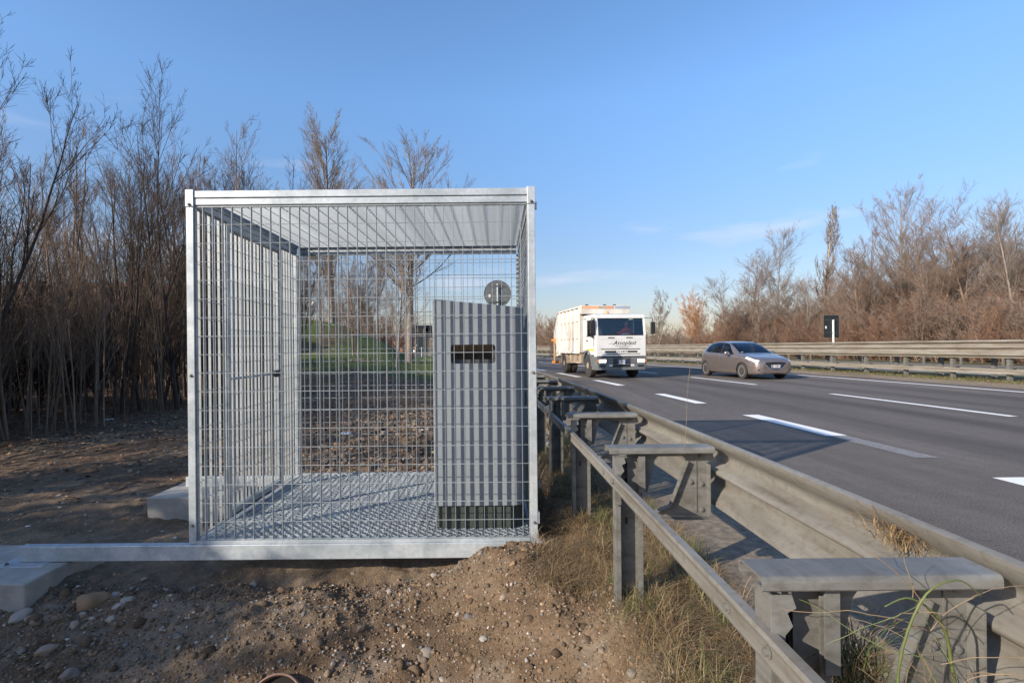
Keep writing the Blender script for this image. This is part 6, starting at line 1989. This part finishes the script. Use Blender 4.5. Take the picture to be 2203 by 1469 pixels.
litter('leaf_litter', xs, ys, rng.uniform(0.014, 0.038, len(xs)), LC[rng.integers(0, 5, len(xs))] * rng.uniform(0.7, 1.2, len(xs))[:, None], 'brown fallen leaves covering the ground behind the cage and under the thicket')
n = 900
litter('leaf_scraps', rng.uniform(-3.4, 1.0, n), rng.uniform(2.1, 3.7, n), rng.uniform(0.004, 0.011, n), LC[rng.integers(0, 5, n)], 'bits of dry leaf and straw on the ditch bank', 0.003, 4)

# grass blades
def blades(name, xs, ys, zs, h, w, lean, cols, label, seed=2, cat='grass', nseg=4, curl=1.0):
    g = np.random.default_rng(seed); n = len(xs)
    a = g.uniform(0, 6.28, n); d = np.stack([np.cos(a), np.sin(a), np.zeros(n)], 1)
    side = np.stack([-np.sin(a), np.cos(a), np.zeros(n)], 1)
    t = np.linspace(0, 1, nseg)
    b_ = np.stack([xs, ys, zs - 0.01], 1)
    P_ = b_[:, None] + d[:, None] * (lean * h)[:, None, None] * (t ** 1.8)[None, :, None] + np.array([0, 0, 1.0]) * h[:, None, None] * (t - 0.45 * curl * (lean[:, None] * t[None] ** 2.4))[..., None]
    wd = (w[:, None] * (1 - t[None]) ** 0.7)[..., None] * side[:, None]
    V = np.stack([P_ - wd, P_ + wd], 2).reshape(-1, 3)
    base = np.arange(n)[:, None, None] * (nseg * 2)
    i = np.arange(nseg - 1)[None, :, None] * 2
    Fq = (base + i + np.array([0, 1, 3, 2])[None, None]).reshape(-1, 4)
    o = tinted(name, V, Fq, np.repeat(cols[:, None], nseg*2, 1).reshape(-1, 3), BLADE)
    tag(o, label, cat, kind='stuff'); return o
DRY = np.array([(0.29, 0.20, 0.10), (0.22, 0.145, 0.07), (0.36, 0.27, 0.15), (0.17, 0.10, 0.05)])
GRN = np.array([(0.085, 0.115, 0.03), (0.12, 0.145, 0.045), (0.06, 0.085, 0.022), (0.17, 0.175, 0.07)])
def tufts(n, ntuft, xr0, xr1, y0, y1, sp, seed):
    g = np.random.default_rng(seed)
    cx = g.uniform(xr0, xr1, ntuft); cy = y0 + (y1 - y0) * g.random(ntuft) ** 1.3
    k = g.integers(0, ntuft, n)
    x = cx[k] + g.normal(0, sp, n); y = cy[k] + g.normal(0, sp, n)
    x = np.where(x > 1.30, 2.6 - x, x)
    return x - offv(y), y
def verge_z(x, y):
    z = clod_arr(x, y)
    return np.where(x + offv(y) > 1.0, 0.0, z)
x, y = tufts(24000, 400, 0.60, 1.22, 0.9, 9.0, 0.06, 21)
z = verge_z(x, y)
blades('dry_grass', x, y, z, rng.uniform(0.05, 0.20, len(x)), rng.uniform(0.0008, 0.0018, len(x)), rng.uniform(0.6, 2.2, len(x)), DRY[rng.integers(0, 4, len(x))] * rng.uniform(0.7, 1.2, len(x))[:, None], 'dry tan grass matted around the guardrail posts', 22)
x, y = tufts(7000, 110, 0.92, 1.20, 0.9, 4.5, 0.05, 31)
z = verge_z(x, y)
blades('matted_dry_grass', x, y, z, rng.uniform(0.05, 0.17, len(x)), rng.uniform(0.0009, 0.0018, len(x)), rng.uniform(0.8, 2.2, len(x)), DRY[rng.integers(0, 4, len(x))] * rng.uniform(0.6, 1.1, len(x))[:, None], 'matted dry grass along the kerb beneath the near guardrail', 32)
x, y = tufts(6500, 110, 0.64, 1.25, 0.9, 9.0, 0.06, 23)
z = verge_z(x, y)
blades('green_grass', x, y, z, rng.uniform(0.04, 0.20, len(x)), rng.uniform(0.0012, 0.0024, len(x)), rng.uniform(0.2, 1.2, len(x)), GRN[rng.integers(0, 4, len(x))] * rng.uniform(0.7, 1.2, len(x))[:, None], 'green grass tufts between the guardrail posts', 24)
# matted straw bank left of the posts
x, y = tufts(6500, 60, 0.36, 0.68, 2.9, 5.5, 0.055, 25); z = clod_arr(x, y)
blades('straw', x, y, z + 0.01, rng.uniform(0.04, 0.17, len(x)), rng.uniform(0.0010, 0.0020, len(x)), rng.uniform(1.0, 2.2, len(x)), DRY[rng.integers(0, 4, len(x))] * rng.uniform(0.6, 1.0, len(x))[:, None], 'flattened straw on the slope left of the guardrail posts', 26, curl=0.7)
# little dry tussocks on the dirt
x, y = tufts(1500, 9, -0.25, 0.5, 2.3, 3.1, 0.045, 27); z = clod_arr(x, y)
blades('dry_tussocks', x, y, z, rng.uniform(0.02, 0.09, len(x)), rng.uniform(0.0008, 0.0016, len(x)), rng.uniform(0.6, 2.0, len(x)), DRY[rng.integers(0, 4, len(x))] * 0.8, 'small dry rusty tussocks on the ditch bank', 28, curl=0.7)
# median grass
n = 42000
y = 8 + 34 * rng.random(n) ** 1.5
xr_ = rng.uniform(15.75, 18.5, n)
blades('median_grass', xr_ - offv(y), y, np.full(n, 0.06), rng.uniform(0.04, 0.13, n), rng.uniform(0.003, 0.006, n), rng.uniform(0.2, 1.2, n), np.where(rng.random(n)[:, None] < 0.55, GRN[rng.integers(0, 4, n)], DRY[rng.integers(0, 4, n)] * 0.8), 'short green and tan grass along the foot of the central guardrail', 29, nseg=3)
# grass on the strip behind the cage
n = 16000
x = rng.uniform(-22, -2, n); y = rng.uniform(27, 46, n); kp = x + offv(y) < 0.6; x, y = x[kp], y[kp]
blades('lawn_grass', x, y, ground_h(x, y), rng.uniform(0.06, 0.16, len(x)), rng.uniform(0.006, 0.012, len(x)), rng.uniform(0.2, 1.0, len(x)), GRN[rng.integers(0, 4, len(x))] * 1.0, 'short green grass on the strip and hillock behind the cage', 30, nseg=3)

# weeds climbing through the nearest spacer
def wire(name, paths, mat, label, cat='plant'):
    mb = MB()
    for pts, r in paths: mb.tube(pts, r, 5)
    o = mb.build(name, mat); tag(o, label, cat); return o
def smooth_path(pts, m=5):
    P_ = [Vector(p) for p in pts]; P_ = [P_[0]] + P_ + [P_[-1]]; out = []
    for i in range(1, len(P_) - 2):
        for k in range(m):
            t = k / m
            a, b, c, d = P_[i-1], P_[i], P_[i+1], P_[i+2]
            out.append(0.5*((2*b) + (c-a)*t + (2*a-5*b+4*c-d)*t*t + (3*b-a-3*c+d)*t**3))
    return out + [P_[-2]]
def taper(rs, n): return [float(v) for v in np.interp(np.linspace(0, 1, n), np.linspace(0, 1, len(rs)), rs)]
def curve_pts(p0, d, L_, n, wob, g, droop=0.0, d2=None):
    p = Vector(p0); d = Vector(d).normalized(); out = [p.copy()]
    for i in range(n):
        d = (d + Vector(g.normal(0, wob, 3)) + Vector((0, 0, -droop))).normalized(); p = p + d * (L_ / n); out.append(p.copy())
    return out
g = np.random.default_rng(77)
STEM = simple('green_stem', (0.13, 0.155, 0.045), (0.08, 0.10, 0.03), 20, 0.6)
DRYSTEM = simple('dry_stem', (0.25, 0.18, 0.10), (0.15, 0.10, 0.06), 20, 0.7)
w_ = empty('climbing_weed', (0.98, 1.12, 0.0), label='tangled weed with green stems growing up through the nearest guardrail spacer', cat='plant')
mb = MB()
_p = smooth_path([(0.03, -0.06, -0.02), (0.0, -0.05, 0.22), (-0.01, -0.06, 0.42), (-0.05, -0.05, 0.60), (-0.10, -0.08, 0.74), (-0.17, -0.09, 0.80), (-0.23, -0.10, 0.79)])
mb.tube(_p, taper([0.0048, 0.0045, 0.0042, 0.0036, 0.003, 0.002, 0.001], len(_p)), 6)
_p = smooth_path([(-0.09, -0.04, -0.02), (-0.15, -0.06, 0.30), (-0.20, -0.09, 0.62), (-0.17, -0.11, 0.80), (-0.09, -0.10, 0.84), (-0.03, -0.09, 0.80)])
mb.tube(_p, taper([0.003, 0.0028, 0.0025, 0.0018, 0.001], len(_p)), 6)
mb.build('stem', STEM, w_, smooth=True)
for i in range(64):
    mb = MB()
    z0 = g.uniform(0.25, 0.82); x0 = -0.04 - 0.16 * (z0 - 0.2) + g.normal(0, 0.03)
    d = (g.uniform(-1, 1), g.uniform(-0.8, 0.3), g.uniform(-0.1, 0.9))
    pts = curve_pts((x0, -0.06 + g.normal(0, 0.02), z0), d, g.uniform(0.10, 0.30), 14, 0.13, g, 0.045)
    mb.tube(pts, [0.0010] * 8 + [0.0007] * 6 + [0.0004], 4)
    mb.build('tendril', STEM if i % 4 == 0 else DRYSTEM, w_)
LEAFR = simple('red_brown_leaf', (0.20, 0.06, 0.035), (0.12, 0.035, 0.02), 25, 0.6); LEAFY = simple('yellow_green_leaf', (0.34, 0.30, 0.08), (0.22, 0.2, 0.05), 25, 0.6)
for i, (x, y, z, m_) in enumerate(((-0.13, -0.12, 0.47, LEAFR), (-0.11, -0.13, 0.44, LEAFR), (-0.03, -0.14, 0.36, LEAFR), (0.0, -0.16, 0.37, LEAFY), (0.02, -0.15, 0.39, LEAFR), (-0.06, -0.15, 0.33, LEAFR), (0.05, -0.14, 0.33, LEAFY), (-0.02, -0.10, 0.30, LEAFY))):
    mb = MB(); s = 0.034
    ring = [(math.cos(a)*(1.25 if abs(math.cos(a)) > 0.9 else 0.9), math.sin(a)*0.62) for a in np.linspace(0, 2*math.pi, 11)[:-1]]
    vs = [(0, 0, 0.0)] + [(a*s, b2*s, -0.006 + 0.010*abs(b2)) for a, b2 in ring]
    mb.add(vs, [(0, j + 1, (j + 1) % 10 + 1) for j in range(10)])
    o = mb.build('leaf', m_, w_); o.location = (x, y, z); o.rotation_euler = (R(60) + g.normal(0, 0.4), g.normal(0, 0.5), g.uniform(0, 6.28))
# clump of dry and green grass caught on the spacer
x = 0.87 + rng.normal(0, 0.035, 420); y = 1.28 + rng.normal(0, 0.03, 420)
blades('caught_grass', x, y, 0.42 + rng.uniform(0, 0.12, 420), rng.uniform(0.08, 0.22, 420), rng.uniform(0.0009, 0.0018, 420), rng.uniform(0.3, 1.4, 420), np.where(rng.random(420)[:, None] < 0.5, GRN[rng.integers(0, 4, 420)], DRY[rng.integers(0, 4, 420)]), 'clump of grass caught inside the nearest guardrail spacer', 41)
x = 1.14 + rng.normal(0, 0.02, 200); y = 1.50 + rng.normal(0, 0.05, 200)
blades('caught_straw', x, y, 0.75 + rng.uniform(-0.03, 0.03, 200), rng.uniform(0.04, 0.11, 200), rng.uniform(0.0009, 0.0016, 200), rng.uniform(0.8, 2.0, 200), DRY[rng.integers(0, 4, 200)], 'wisp of straw lodged on the top edge of the near guardrail', 42)
# long bowed stems
for i, (p0, d, L_, lab) in enumerate((((0.93, 2.60, 0.80), (0.10, 0.25, 0.45), 0.62, 'single long dry grass stalk rising over the second guardrail spacer'),
                                      ((-2.77, 2.95, -0.45), (0.12, 0.0, 0.9), 0.30, 'bent dry sprig growing beside the left concrete block'),
                                      ((0.28, 2.95, 0.0), (0.75, 0.3, 0.28), 0.34, 'long dry straw lying across the dirt bank left of the second post'))):
    o = MB(); o.tube(curve_pts(p0, d, L_, 10, 0.05, g, 0.0), [0.0010]*8 + [0.0007]*2 + [0.0004], 4)
    tag(o.build('dry_stalk', DRYSTEM), lab, 'stalk')
rs_ = MB()
for k in range(6):
    a = R(190 + k*22)
    rs_.tube(curve_pts((-0.62, 2.70, H1(-0.62, 2.70) + 0.01), (math.cos(a), 0.25*math.sin(a), 0.22), g.uniform(0.12, 0.42), 9, 0.06, g, 0.06), [0.0022]*8 + [0.0008]*2, 4)
tag(rs_.build('exposed_roots', simple('dark_root', (0.10, 0.055, 0.035), None, 20, 0.8)), 'thin dark roots sticking out of the ditch bank above the pipe', 'roots')

# litter: crumpled scraps of white plastic and paper
def scrap(x, y, s, label, z=None, col=(0.72, 0.72, 0.70), asp=(1, 0.6, 0.3)):
    gg = np.random.default_rng(int(abs(x*977 + y*131)))
    n = 9; V = []
    for i in range(n):
        for j in range(n):
            u, v = i/(n-1)*2-1, j/(n-1)*2-1
            q = max(0.2, 1 - 0.25*(u*u*v*v))
            V.append((u*s*asp[0]*q, v*s*asp[1]*q, s*asp[2]*(0.5 + 0.9*noise.noise(Vector((u*2.1 + x, v*2.1 + y, s*9))) + 0.5*noise.noise(Vector((u*6, v*6 + x, 1)))) * (1 - 0.6*max(abs(u), abs(v)))))
    Fq = [(i*n+j, i*n+j+1, (i+1)*n+j+1, (i+1)*n+j) for i in range(n-1) for j in range(n-1)]
    me = mesh_np('scrap', np.array(V), np.array(Fq))
    o = link('plastic_scrap', me, simple('white_scrap', col, tuple(c*0.85 for c in col), 20, 0.6)); o.location = (x, y, (H1(x, y) if z is None else z) + 0.008)
    o.rotation_euler = (0, 0, gg.uniform(0, 3)); tag(o, label, 'litter'); return o
x, y = ground_hit(745, 933); scrap(x, y, 0.15, 'large crumpled white plastic sheet on the dirt behind the cage mesh')
x, y = ground_hit(905, 925); scrap(x, y, 0.07, 'small white plastic scrap near the left edge of the cabinet behind the cage')
scrap(0.62, 1.62, 0.040, 'crumpled white paper scrap in the dry grass below the back bar', 0.03, (0.8, 0.8, 0.8))
scrap(-9.0, 12.2, 0.10, 'white scrap of litter among the dark trunks at the left')
x, y = ground_hit(690, 965); scrap(x, y, 0.04, 'tiny white scrap on the clods behind the left half of the cage')
for (yy, lab) in ((12.8, 'white litter scrap in the grass at the right end of the central guardrail'), (17.2, 'white litter scrap in the median grass near the car'), (15.0, 'small pale litter scrap on the middle of the median verge')):
    scrap(16.0 - off(yy), yy, 0.045, lab, 0.10)

# wood in the far distance, all the way round
far = []
tr_v, tr_f, nv = [], [], 0
gg = np.random.default_rng(5)
def far_band(pts_fn, n, name, label):
    P_ = np.array([pts_fn(i / n) for i in range(n)]); P_[:, :2] += gg.normal(0, 6, (n, 2))
    h = gg.uniform(5, 11, n)
    V, Fq, nv = [], [], 0
    base = P_.copy(); d = np.tile([[0, 0, 1.0]], (n, 1)); d[:, :2] += gg.normal(0, 0.1, (n, 2))
    Pn, Rn = grow_level(gg, base, d / np.linalg.norm(d, axis=1, keepdims=True), h, np.full(n, 0.16), np.full(n, 0.04), 4, 0.05, 0.02)
    v, f = tubes(Pn, Rn, 3); V.append(v); Fq.append(f); nv += len(v)
    idx = np.repeat(np.arange(n), 12); t = gg.uniform(0.1, 1, len(idx)); pos, tan = interp(Pn, idx, t); pr = rnd_perp(tan, gg)
    dd = tan*0.75 + pr*0.65; Pm, Rm = grow_level(gg, pos, dd, h[idx]*gg.uniform(0.2, 0.45, len(idx)), np.full(len(idx), 0.06), np.full(len(idx), 0.02), 3, 0.12, 0.05)
    v, f = tubes(Pm, Rm, 3); V.append(v); Fq.append(f + nv); nv += len(v)
    idx = np.repeat(np.arange(len(Pm)), 5); t = gg.uniform(0.1, 1, len(idx)); pos, tan = interp(Pm, idx, t); pr = rnd_perp(tan, gg)
    Pm, Rm = grow_level(gg, pos, tan*0.7 + pr*0.7, gg.uniform(0.8, 2.0, len(idx)), np.full(len(idx), 0.04), np.full(len(idx), 0.02), 2, 0.12, 0.05)
    v, f = tubes(Pm, Rm, 3); V.append(v); Fq.append(f + nv); nv += len(v)
    o = link(name, mesh_np(name, np.concatenate(V), np.concatenate(Fq)), BARK_PALE); tag(o, label, 'wood', kind='stuff')
far_band(lambda t: (-150 + 330*t, 270 - 60*t*t, -0.3), 420, 'far_wood', 'hazy bare wood on the horizon beyond the bend of the road')
print('OBJECTS', len(S.objects), 'left trees', cnt, 'verts', sum(len(m.vertices) for m in bpy.data.meshes))
print('TRIS', sum(len(p.vertices) - 2 for m in bpy.data.meshes if m.users for p in m.polygons) if len(bpy.data.meshes) < 5000 else 0)
